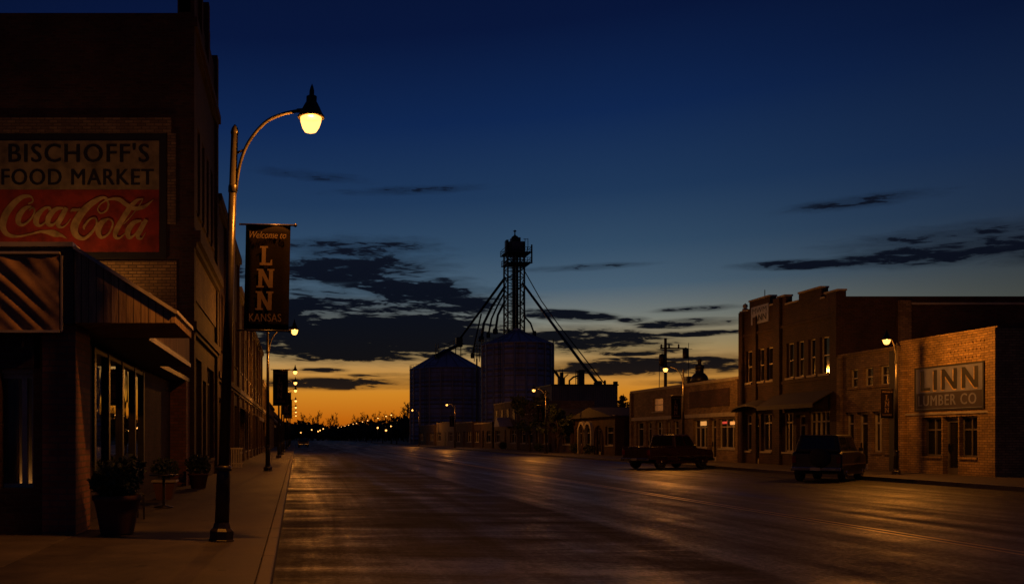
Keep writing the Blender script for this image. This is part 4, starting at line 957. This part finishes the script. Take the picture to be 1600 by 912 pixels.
def banner():
    b = thing('banner', 'dark welcome banner with tan letters hanging from the nearest street lamp', 'banner', (0,0,0), group='town banners on the street lamps')
    w, h = .66, 1.56
    mb = MB(); n = 14
    vs = []; 
    for j in range(n+1):
        for i in range(7):
            vs.append((.13+w*i/6, .012*math.sin(i*1.1+j*.35)+0, -h*j/n))
    fs = [(j*7+i, j*7+i+1, (j+1)*7+i+1, (j+1)*7+i) for j in range(n) for i in range(6)]
    mb.add(vs, fs, True); o = mb.build('cloth', 'banner_cloth', b); md = o.modifiers.new('t', 'SOLIDIFY'); md.thickness = .006
    pl = lambda u, v: (u, -.024, v)
    mb = MB(); letters(mb, 'Welcome to', .185, .185+.545, -.205, -.105, pl, 0.0, .35, bold=.02); mb.build('lettering', 'banner_letter', b)
    mb = MB(); slab_L(mb, .345, .53, -.60, -.32, pl); slab_N(mb, .305, .565, -.93, -.655, pl); slab_N(mb, .295, .555, -1.26, -.985, pl); mb.build('lettering', 'banner_letter', b)
    mb = MB(); letters(mb, 'KANSAS', .20, .68, -1.43, -1.315, pl, bold=.03, spacing=1.1); mb.build('lettering', 'banner_letter', b)
    for z, x1 in ((.0, .85), (-h, .80)):
        mb = MB().tube([(.03,0,z),(x1,0,z)], .015, 8); mb.lathe([(.001,-.03),(.025,-.015),(.028,0),(.025,.015),(.001,.03)], (x1+.01,0,z), 8)
        mb.build('rod', 'pole_paint', b)
    return b
BN = banner(); BN.location = (-.83, LY-.03, EYE+(VY-351)*LY/F); BN.scale = (.95,)*3
BN.rotation_euler = (0, math.radians(1.2), 0)
def glow(o):
    for c in [q for q in bpy.data.objects if q.parent == o and q.name.startswith('bulb')]:
        if c.type == 'LIGHT': bpy.data.objects.remove(c)
        else: c.data = FAR
FAR = next(c for c in bpy.data.objects if c.parent == L1 and c.name.startswith('bulb_glass')).data.copy(); FAR.materials[0] = M['lamp_glow_far']
yl = [39.0, 63.4, 76.0, 88.5, 113, 138, 163, 190]
on = ['second', 'third', 'fourth', 'fifth', 'sixth', 'seventh', 'eighth', 'ninth']
for k, y_ in enumerate(yl):
    o_ = dup(L1, (-1.24, y_, .15), 0, '%s street lamp along the left sidewalk, counted away from the nearest one' % on[k], 1.0)
    if y_ > 90: glow(o_)
    if k < 3:
        q = dup(BN, (-1.24+.09, y_-.03, 4.78 if k else 4.55), 0, 'small dark town banner on the %s left street lamp' % on[k], 1.0); q.rotation_euler = (0,0,0)
far = [(937,33.2,.80),(605,51.4,.88),(390,79.7,.93),(248,125.3,.99),(192,162,1.05)]
rl = ['street lamp on the right kerb before the lumber store', 'street lamp on the right kerb before the brick row shop and parked pickup', 'street lamp on the right kerb before the big grain bin',
      'street lamp on the right kerb before the left grain bin', 'street lamp on the right kerb at the left edge of the left grain bin']
for k, (d_, y_, sc) in enumerate(far):
    xp = 22.2
    if k == 0: xp, y_, sc = 23.5, 35.1, .85
    dup(L1, (xp, y_, .15), PI+(math.radians(38) if k == 0 else 0), rl[k], sc)
    if k < 4:
        bs = (.74, .86, .95, .95)[k]; q = dup(BN, (xp-.09, y_-.05, (3.50, 4.0, 4.45, 4.6)[k]), 0, ['dark town banner on the lamp before the lumber store','dark town banner on the lamp before the brick row shop','dark town banner on the lamp before the big grain bin','small town banner on the lamp before the left grain bin'][k], bs)
        q.rotation_euler = (0,0,0)
        q.location.x -= .86*bs
fx = [620,611.4,598,581,572.6,562.5,557,549.5,543.5,537.5,532,526.5,522.5]
fn = ['first','second','third','fourth','fifth','sixth','seventh','eighth','ninth','tenth','eleventh','twelfth','last']
for k, px in enumerate(fx):
    y_ = F*22.2/(px-VX)
    o_ = dup(L1, (22.2, y_, .15), PI, '%s of the tiny distant lamps left of the grain bins, counted towards the horizon' % fn[k], 1.06); glow(o_)
# lights in the far town
def farlight(px, py, Y, k, nm):
    p = PX(px, py, Y); r = thing('yard_light', 'tiny distant yard light low at the horizon, %s from the left' % nm, 'yard light', (p[0], Y, 0), group='tiny lights on the horizon')
    MB().tube([(0,0,0),(0,0,p[2]+.3)], .12, 6).build('pole', 'dark_metal', r); MB().lathe([(.01,-.28),(.22,-.2),(.3,0),(.22,.2),(.01,.28)], (0,-.3,p[2]), 8).build('bulb_glass', 'lamp_glow_far', r)
for k, (a, b, Y) in enumerate([(470,675.5,420),(487,671,430),(497,673.5,400),(500,672,410),(505,669.5,440),(611,665.5,300),(603,672,280),(590,668,290)]):
    farlight(a, b, Y, k, ['first','second','third','fourth','fifth','eighth','seventh','sixth'][k])

# ------------------------------------------------------------------ vehicles
def car(name, label, cat, paint, Lc, Wc, Hc, prof_low, cabin, loc, rz, wheel=(.36,), wb=None, bedcut=None):
    """front towards +y; prof_low (y,z) side outline of the body, cabin = (y0 base, y1 base, y0 top, y1 top, z base, z top)"""
    r = thing(name, label, cat, loc, rz); R_ = wheel[0]; ya, yb = wb
    # body with arches
    outl = []
    def arch(yc):
        return [(yc+(R_+.07)*math.cos(PI*k/8), R_+(R_+.07)*math.sin(PI*k/8)) for k in range(9)]
    low = .30
    bot = [(yb+R_+.07+.0, low)]+[p for p in arch(yb) if p[1] >= low]+[(yb-R_-.07, low), (ya+R_+.07, low)]+[p for p in arch(ya) if p[1] >= low]+[(ya-R_-.07, low)]
    poly = prof_low+bot
    mb = MB(); n = len(poly); secs = []
    for (xx, sc) in ((-Wc/2, .0), (-Wc/2+.05, .045), (Wc/2-.05, .045), (Wc/2, .0)):
        cy = 0; secs.append([(xx, y*(1-.012*(sc == 0)), z-(.05 if (sc == 0 and z > .7) else 0)) for y, z in poly])
    vs = [p for s in secs for p in s]; fs = []
    for i in range(3):
        for k in range(n): fs.append((i*n+k, i*n+(k+1)%n, (i+1)*n+(k+1)%n, (i+1)*n+k))
    fs.append(tuple(range(n))[::-1]); fs.append(tuple(3*n+k for k in range(n)))
    mb.add(vs, fs)
    if bedcut: pass
    body = mb.build('body', paint, r, .03)
    y0b, y1b, y0t, y1t, zb, zt = cabin; wi = Wc/2-.08; wt = Wc/2-.22
    cb = MB(); 
    v = [(-wi,y0b,zb),(wi,y0b,zb),(wi,y1b,zb),(-wi,y1b,zb),(-wt,y0t,zt),(wt,y0t,zt),(wt,y1t,zt),(-wt,y1t,zt)]
    cb.add(v, [(0,3,2,1),(4,5,6,7),(0,1,5,4),(1,2,6,5),(2,3,7,6),(3,0,4,7)]); cb.build('cabin', paint, r, .06)
    def quad(idx, a0, a1, b0, b1, off):
        P0, P1, P2, P3 = [Vector(v[i]) for i in idx]   # base left, base right, top right, top left
        def pt(u_, w_): return (P0*(1-u_)+P1*u_)*(1-w_)+(P3*(1-u_)+P2*u_)*w_
        nrm = (P1-P0).cross(P3-P0).normalized()*off
        q = [pt(a0,b0)+nrm, pt(a1,b0)+nrm, pt(a1,b1)+nrm, pt(a0,b1)+nrm]; q2 = [p-nrm*1.5 for p in q]
        m_ = MB(); m_.add(q+q2, [(0,1,2,3),(7,6,5,4),(0,4,5,1),(1,5,6,2),(2,6,7,3),(3,7,4,0)]); return m_
    quad((0,1,5,4), .1, .9, .18, .86, .008).build('rear_window', 'glass', r)
    quad((2,3,7,6), .08, .92, .12, .9, .008).build('windscreen', 'glass', r)
    for idx in ((1,2,6,5), (3,0,4,7)):
        for (a, b) in ((.08,.46),(.52,.93)): quad(idx, a, b, .15, .86, .008).build('side_window', 'glass', r)
    for yc in (ya, yb):
        for sx_ in (-1, 1):
            e = MB(); 
            for (rr, xa_, xb_) in ((R_, Wc/2-.24, Wc/2-.01),):
                prof = [(rr-.09, xa_), (rr-.02, xa_), (rr, xa_+.03), (rr, xb_-.03), (rr-.02, xb_), (rr-.09, xb_)]
                m_ = 20; vs = []
                for (q, xx) in prof: vs += [(sx_*xx, yc+q*math.cos(2*PI*k/m_), R_+q*math.sin(2*PI*k/m_)) for k in range(m_)]
                e.add(vs, [(i*m_+k, i*m_+(k+1)%m_, (i+1)*m_+(k+1)%m_, (i+1)*m_+k) for i in range(5) for k in range(m_)]+[tuple(range(m_)), tuple(5*m_+k for k in range(m_))], True)
            t = e.build('wheel', 'tyre', r)
            e = MB(); m_ = 16; vs = []
            for (q, xx) in ((R_-.1, Wc/2-.03), (R_-.13, Wc/2-.005), (.08, Wc/2-.02), (.06, Wc/2+.02)): vs += [(sx_*xx, yc+q*math.cos(2*PI*k/m_), R_+q*math.sin(2*PI*k/m_)) for k in range(m_)]
            e.add(vs, [(i*m_+k, i*m_+(k+1)%m_, (i+1)*m_+(k+1)%m_, (i+1)*m_+k) for i in range(3) for k in range(m_)]+[tuple(3*m_+k for k in range(m_))], True); e.build('rim', 'chrome', t)
    ym = prof_low[-1][0]; yM = prof_low[0][0]; yr = min(p[0] for p in poly); yf = max(p[0] for p in poly)
    MB().box(-Wc/2+.02, Wc/2-.02, yr-.14, yr-.02, .42, .58).build('bumper', 'chrome', r, .03)
    MB().box(-Wc/2+.02, Wc/2-.02, yf+.02, yf+.12, .40, .56).build('bumper', 'chrome', r, .03)
    MB().box(-.17, .17, yr-.155, yr-.141, .44, .56).build('number_plate', 'frame_pale', r)
    zl = .78
    for sx_ in (-1, 1):
        MB().box(sx_*(Wc/2-.18), sx_*(Wc/2-.03), yr-.03, yr+.05, zl-.05, zl+.22).build('tail_light', 'tail_lamp', r, .015)
        MB().box(sx_*(Wc/2-.35), sx_*(Wc/2-.08), yf-.05, yf+.02, zl-.08, zl+.08).build('headlight', 'headlamp', r, .02)
        MB().box(sx_*(Wc/2+.02), sx_*(Wc/2+.16), y1b-.45, y1b-.38, zb+.02, zb+.16).build('side_mirror', 'dark_metal', r, .02)
    mb = MB()
    for sx_ in (-1, 1):
        for y_ in (y0b+.12, (y0b+y1b)/2, y1b-.12): mb.box(sx_*(Wc/2-.005), sx_*(Wc/2+.003), y_-.006, y_+.006, .42, zb-.08)
        mb.box(sx_*(Wc/2-.01), sx_*(Wc/2+.012), yr+.2, yf-.2, .66, .70)
    mb.build('side_trim', 'chrome', r)
    return r
pp = [(2.55,.55),(2.58,.78),(2.45,1.0),(1.25,1.10),(1.1,1.12),(-1.2,1.12),(-2.5,1.10),(-2.58,1.06),(-2.6,.5)]
p1_ = car('pickup_truck', 'dark red crew-cab pickup parked nose to the right kerb before the brick row shop', 'pickup truck', 'car_paint', 5.2, 1.9, 1.8, pp,
    (-.55, 1.30, -.42, .75, 1.10, 1.80), (19.35, 46.6, 0), -math.radians(62), (.38,), (-1.65, 1.65))
mb = MB(); 
for sx_ in (-1,1): mb.box(sx_*.92, sx_*.86, -2.55, -1.2, 1.06, 1.16)
mb.box(-.92,.92,-2.58,-2.5,1.06,1.16); mb.build('bed_rail', 'car_paint', p1_, .01); p1_.scale = (.93,.93,.97)
sp_ = [(1.95,.5),(1.98,.85),(1.85,1.05),(1.0,1.15),(.9,1.18),(-1.7,1.18),(-1.95,1.1),(-1.98,.5)]
p2_ = car('utility_vehicle', 'black boxy short utility vehicle parked at the right kerb before the red brick block', 'utility vehicle', 'car_paint2', 4.0, 1.75, 1.85, sp_,
    (-1.85, 1.0, -1.65, .55, 1.16, 1.82), (20.0, 33.6, 0), -math.radians(44), (.37,), (-1.25, 1.25))
MB().lathe([(.1,-.1),(.34,-.1),(.36,-.06),(.36,.06),(.34,.1),(.1,.1)], (0,0,0), 18).build('spare_wheel', 'tyre', p2_).matrix_local = Matrix.Translation((.15,-2.1,.95)) @ Matrix.Rotation(PI/2, 4, 'X')
p2_.scale = (.93,.93,.93)
far_s = [((1.2,150,0),0,'small dark car parked far along the left kerb, nearest of two'), ((1.2,172,0),0,'small dark car parked far along the left kerb, farther of two')]
fc = car('parked_car', far_s[0][2], 'car', 'car_paint2', 4.4, 1.75, 1.45, [(2.1,.5),(2.15,.7),(1.9,.85),(.9,.95),(-1.6,.98),(-2.1,.9),(-2.15,.5)], (-1.5,1.0,-.95,.4,.93,1.42), far_s[0][0], 0, (.32,), (-1.3,1.35))
fc['group'] = 'cars parked far along the left kerb'
q = dup(fc, far_s[1][0], 0, far_s[1][2])

# ------------------------------------------------------------------ sidewalk things
def leaves(mb, c, rad, n, size, seed, droop=0.0):
    rnd = random.Random(seed)
    for _ in range(n):
        d = Vector((rnd.gauss(0,1), rnd.gauss(0,1), rnd.gauss(0,1))).normalized()*rnd.random()**.45
        p = Vector((c[0]+d.x*rad[0], c[1]+d.y*rad[1], c[2]+d.z*rad[2]))
        a = Vector((rnd.uniform(-1,1), rnd.uniform(-1,1), rnd.uniform(-.4,1))).normalized(); b = a.cross(Vector((rnd.uniform(-1,1), rnd.uniform(-1,1), rnd.uniform(-1,1)))).normalized()
        l = size*rnd.uniform(.6,1.4); w = l*.28
        mb.add([p-a*l/2, p+b*w, p+a*l/2, p-b*w], [(0,1,2,3)])
pm_ = 152/1.45
po = thing('round_planter', 'large round dark clay planter with a bushy shrub by the brick pier', 'planter', ((180-VX)/105, NY+.15, .15))
MB().lathe([(.24,0),(.25,.03),(.30,.30),(.345,.50),(.37,.51),(.375,.58),(.34,.59),(.33,.53),(.01,.52)], n=28).build('pot', 'terracotta', po)
mb = MB(); leaves(mb, (.0,0,.82), (.40,.36,.30), 900, .10, 3); leaves(mb, (.18,0,.98), (.25,.3,.22), 300, .10, 4); leaves(mb, (-.2,0,.75), (.25,.3,.2), 250, .1, 5); 
rb_ = random.Random(77)
for k in range(70):
    a = rb_.uniform(0,2*PI); l = rb_.uniform(.3,.62); t = rb_.uniform(.25,1.1); p0 = Vector((.1*math.cos(a), .1*math.sin(a), .56)); p1 = p0+Vector((math.cos(a)*l*.45*t, math.sin(a)*l*.45*t, l*.75)); p2_ = p1+Vector((math.cos(a)*l*.5*t, math.sin(a)*l*.5*t, l*.15)); w = Vector((-math.sin(a), math.cos(a), 0))*.011
    mb.add([p0-w, p0+w, p1+w, p2_, p1-w], [(0,1,2,4),(4,2,3)])
mb.build('foliage', 'leaf', po)
mb = MB()
for k in range(9):
    a = k*.7; mb.tube([(0,0,.5),(.1*math.cos(a),.1*math.sin(a),.8),(.3*math.cos(a),.3*math.sin(a),1.05)], [.012,.009,.005], 5)
mb.build('stem', 'bark', po)
Y2 = F*1.45/96.0
p2 = thing('square_planter', 'square tapered planter with a light rim behind the round clay planter', 'planter', ((258-VX)*Y2/F, Y2, .15))
mb = MB(); mb.prism([(-.17,0),(.17,0),(.26,.40),(-.26,.40)], .42, 'y', -.21); mb.build('pot', 'terracotta', p2)
MB().box(-.29,.29,-.25,.25,.40,.45).build('rim', 'frame_pale', p2, .01)
mb = MB(); leaves(mb, (0,0,.72), (.36,.34,.26), 700, .09, 9); mb.build('foliage', 'leaf', p2)
Y3 = 17.2
ch = thing('garden_chair', 'small dark metal chair between the two planters under the canopy', 'chair', (-2.95, 16.0, .15), .5)
MB().box(-.2,.2,-.2,.2,.43,.455).build('seat', 'dark_metal', ch, .01)
for q in ((-.18,-.18),(.18,-.18),(-.18,.18),(.18,.18)): MB().beam((q[0],q[1],0),(q[0]*.95,q[1]*.95,.43),.03).build('leg', 'dark_metal', ch)
mb = MB(); mb.beam((-.18,.19,.43),(-.18,.25,.9),.03); mb.beam((.18,.19,.43),(.18,.25,.9),.03)
for k in range(4): mb.beam((-.18,.2+k*.017,.52+k*.12),(.18,.2+k*.017,.52+k*.12),.025)
mb.build('backrest', 'dark_metal', ch)
tb = thing('small_table', 'small round metal table beside the square planter', 'table', (-2.75, 18.6, .15))
MB().lathe([(.01,.66),(.30,.66),(.31,.68),(.01,.69)], n=20).build('tabletop', 'dark_metal', tb); MB().lathe([(.2,0),(.2,.02),(.03,.05),(.03,.66)], n=14).build('stem', 'dark_metal', tb)
lp = thing('low_planter', 'low plant in a small pot against the brick corner of the market block', 'planter', (-2.8, 25.6, .15))
MB().lathe([(.2,0),(.28,.38),(.31,.38),(.31,.43),(.01,.42)], n=20).build('pot', 'terracotta', lp); mb = MB(); leaves(mb, (0,0,.68), (.4,.4,.3), 500, .12, 12); mb.build('foliage', 'leaf', lp)
Y5 = F*1.45/47
rl_ = thing('window_railing', 'pale low railing beside a shop door on the left sidewalk', 'railing', ((362-VX)*Y5/F, Y5, .15))
mb = MB()
for k in range(7): mb.beam((.0+k*.08,0,0),(.0+k*.08,0,.9),.035)
mb.build('post', 'frame_pale', rl_); mb = MB(); mb.beam((-.05,0,.92),(.55,0,.92),.07); mb.beam((-.05,0,.2),(.55,0,.2),.05); mb.build('rail', 'frame_pale', rl_)

# ------------------------------------------------------------------ trees
def bare(r, h, seed, lm='leaf_far', crown=True, spread=.35, nleaf=900, lsize=.45):
    rnd = random.Random(seed)
    tk = MB().tube([(0,0,0),(.04*h*rnd.uniform(-1,1),0,h*.45),(.06*h*rnd.uniform(-1,1),0,h*.8)], [h*.024,h*.016,h*.006], 8)
    tips = []
    for k in range(26):
        z0 = h*rnd.uniform(.22,.75); a = rnd.uniform(0,2*PI); l = h*spread*rnd.uniform(.5,1)*(1.15-z0/h*.6)
        p = Vector((0,0,z0)); q = p+Vector((math.cos(a)*l*.5, math.sin(a)*l*.5, l*.45)); e = q+Vector((math.cos(a)*l*.5, math.sin(a)*l*.5, l*rnd.uniform(.2,.7)))
        tk.tube([p,q,e], [h*.008,h*.005,h*.002], 5); tips.append(e)
        for j in range(4):
            a2 = a+rnd.uniform(-1,1); m_ = l*rnd.uniform(.25,.5); f = q+(e-q)*rnd.random(); g2 = f+Vector((math.cos(a2)*m_, math.sin(a2)*m_, m_*rnd.uniform(.2,1))); tk.tube([f,g2], [h*.004,h*.0015], 4); tips.append(g2)
    tk.build('trunk', 'bark', r)
    if crown:
        mb = MB()
        for i, t in enumerate(tips):
            leaves(mb, t, (h*.055,h*.055,h*.045), max(3, nleaf//len(tips)), lsize, seed*99+i)
        mb.build('crown', lm, r)
ty = thing('leafy_tree', 'leafy tree in the lamp light in front of the tan brick shop', 'tree', (24.4, 93.5, .15)); bare(ty, 6.0, 21, 'leaf', nleaf=3200, lsize=.32)
tz = thing('leafy_tree', 'smaller dark leafy tree beside the low house under the elevator block', 'tree', (27.5, 73.0+18, .0)); bare(tz, 4.6, 22, 'leaf', nleaf=2200, lsize=.3)
tz.location = (24.6, 84.5, .15)
# dark conifer in the gap
cf = thing('conifer_tree', 'dark spiky conifer in the gap between the elevator block and the row shop', 'tree', (PX(974,0,95)[0], 95, 0))
MB().tube([(0,0,0),(0,0,6.2)], [.16,.03], 8).build('trunk', 'bark', cf)
mb = MB(); rnd = random.Random(5)
for k in range(150):
    z0 = 1.0+5.0*(k/150); rr = (1.9*(1-(z0-1)/5.4)+.15)*rnd.uniform(.6,1.1); a = rnd.uniform(0,2*PI)
    for j in range(9):
        t = (j+1)/9; p = Vector((math.cos(a)*rr*t, math.sin(a)*rr*t, z0-.25*t+.3*t*t))
        leaves(mb, p, (.14,.14,.08), 4, .2, k*17+j)
mb.build('crown', 'leaf_far', cf)
dz_ = thing('round_tree', 'dense dark round tree filling the gap beside the row shop', 'tree', (PX(975,0,88)[0], 88, 0)); bare(dz_, 3.9, 31, 'leaf_far', nleaf=3600, lsize=.3)
# distant bare trees along the horizon: two kinds copied
ta = thing('bare_tree', 'x', 'tree', (0,0,0), group='bare trees along the horizon'); bare(ta, 8, 41, crown=True, nleaf=700, lsize=.35)
tb_ = thing('bare_tree', 'x', 'tree', (0,0,0), group='bare trees along the horizon'); bare(tb_, 8, 42, crown=True, spread=.28, nleaf=500, lsize=.35)
tp = [(637,618,280,'tall dark tree touching the left edge of the left grain bin'),(631,628,300,'tall twiggy tree just left of the left grain bin'),(641,622,290,'thin twiggy tree right against the left grain bin'),(601,636,330,'spindly tree above the row of distant lamps, nearest the tall trees'),
      (586,638,350,'bushy twiggy tree above the middle of the distant lamps'),(567,637,360,'forked twiggy tree over the distant lamps'),(571,640,380,'small twiggy tree beside the forked one over the distant lamps'),(556,639,400,'thin tall twiggy tree at the left end of the distant lamps'),
      (523,641,450,'round dark tree standing out of the horizon wood, right of its middle'),(516,641,460,'dark tree left of the round one on the horizon wood'),(497,637,480,'highest tree in the middle of the horizon wood'),(488,640,480,'broad dark tree left of the highest horizon tree'),
      (475,640,490,'leftmost tree standing out of the horizon wood'),(612,634,320,'slim tree over the last bright distant lamp before the bin')]
for k, (px, py, Y, lb) in enumerate(tp):
    src = (ta, tb_)[k % 2]; p = PX(px, py, Y); h = p[2]
    o = src if k < 2 else dup(src, p, 0)
    o.location = (p[0], Y, 0); o.scale = (h/8*.5, h/8*.5, h/8*.92); o.rotation_euler = (0,0,k*1.3); o['label'] = lb
# far woods: uncountable masses
def wood(name, x0, x1, Y, h0, h1, n, seed, m_, lsz):
    rnd = random.Random(seed); mb = MB()
    for k in range(n):
        x = rnd.uniform(x0, x1); y = Y+rnd.uniform(-20,40); h = rnd.uniform(h0,h1)*(1+.45*min(1,max(0,(x-10)/50)))*(1+.25*math.sin(x*.05+seed)+.10*math.sin(x*.21))
        w = h*rnd.uniform(.3,.6); mb.tube([(x,y,0),(x,y,h*.7)], [.25,.05], 4)
        leaves(mb, (x,y,h*.55), (w,w,h*.45), 26, lsz, seed*1000+k)
    return tag(mb.build(name, m_), None, None, None, 'stuff')
wo = wood('treeline', -160, 330, 500, 8.5, 11, 900, 3, 'leaf_far', 3.2); tag(wo, 'dark low wood closing the far end of the street', 'treeline')
wo2 = wood('treeline', -400, 700, 900, 12, 17, 900, 4, 'wood_haze', 6.5) if 'wood_haze' in M else None
hl = MB(); rnd = random.Random(8); vs = []; n = 120
for i in range(n+1):
    x = -900+2400*i/n; h = 9+3*math.sin(i*.35)+2*math.sin(i*1.3)+rnd.uniform(-.6,.6)
    vs += [(x, 1050, -.03), (x, 1150, h*1.35), (x, 1500, -.03)]
hl.add(vs, [(3*i, 3*i+3, 3*i+4, 3*i+1) for i in range(n)]+[(3*i+1, 3*i+4, 3*i+5, 3*i+2) for i in range(n)])
structure(hl.build('hills', 'ground'))
# shrubs and weeds at the foot of the low houses
for k, (px, Y) in enumerate([(880,80),(905,76),(845,92),(790,108)]):
    b = thing('low_shrub', ['small dark shrub before the pale plaster house','small dark shrub before the arched porch house','small dark shrub before the dark brick shop','small dark shrub before the tan brick shop'][k], 'shrub', (24.9, Y, .15), group='small shrubs before the low buildings')
    mb = MB(); leaves(mb, (0,0,.5), (.5,.7,.45), 500, .18, 60+k); mb.build('foliage', 'leaf', b)
    mb = MB(); mb.tube([(0,0,0),(.05,0,.5)], [.03,.02], 6); mb.build('stem', 'bark', b)
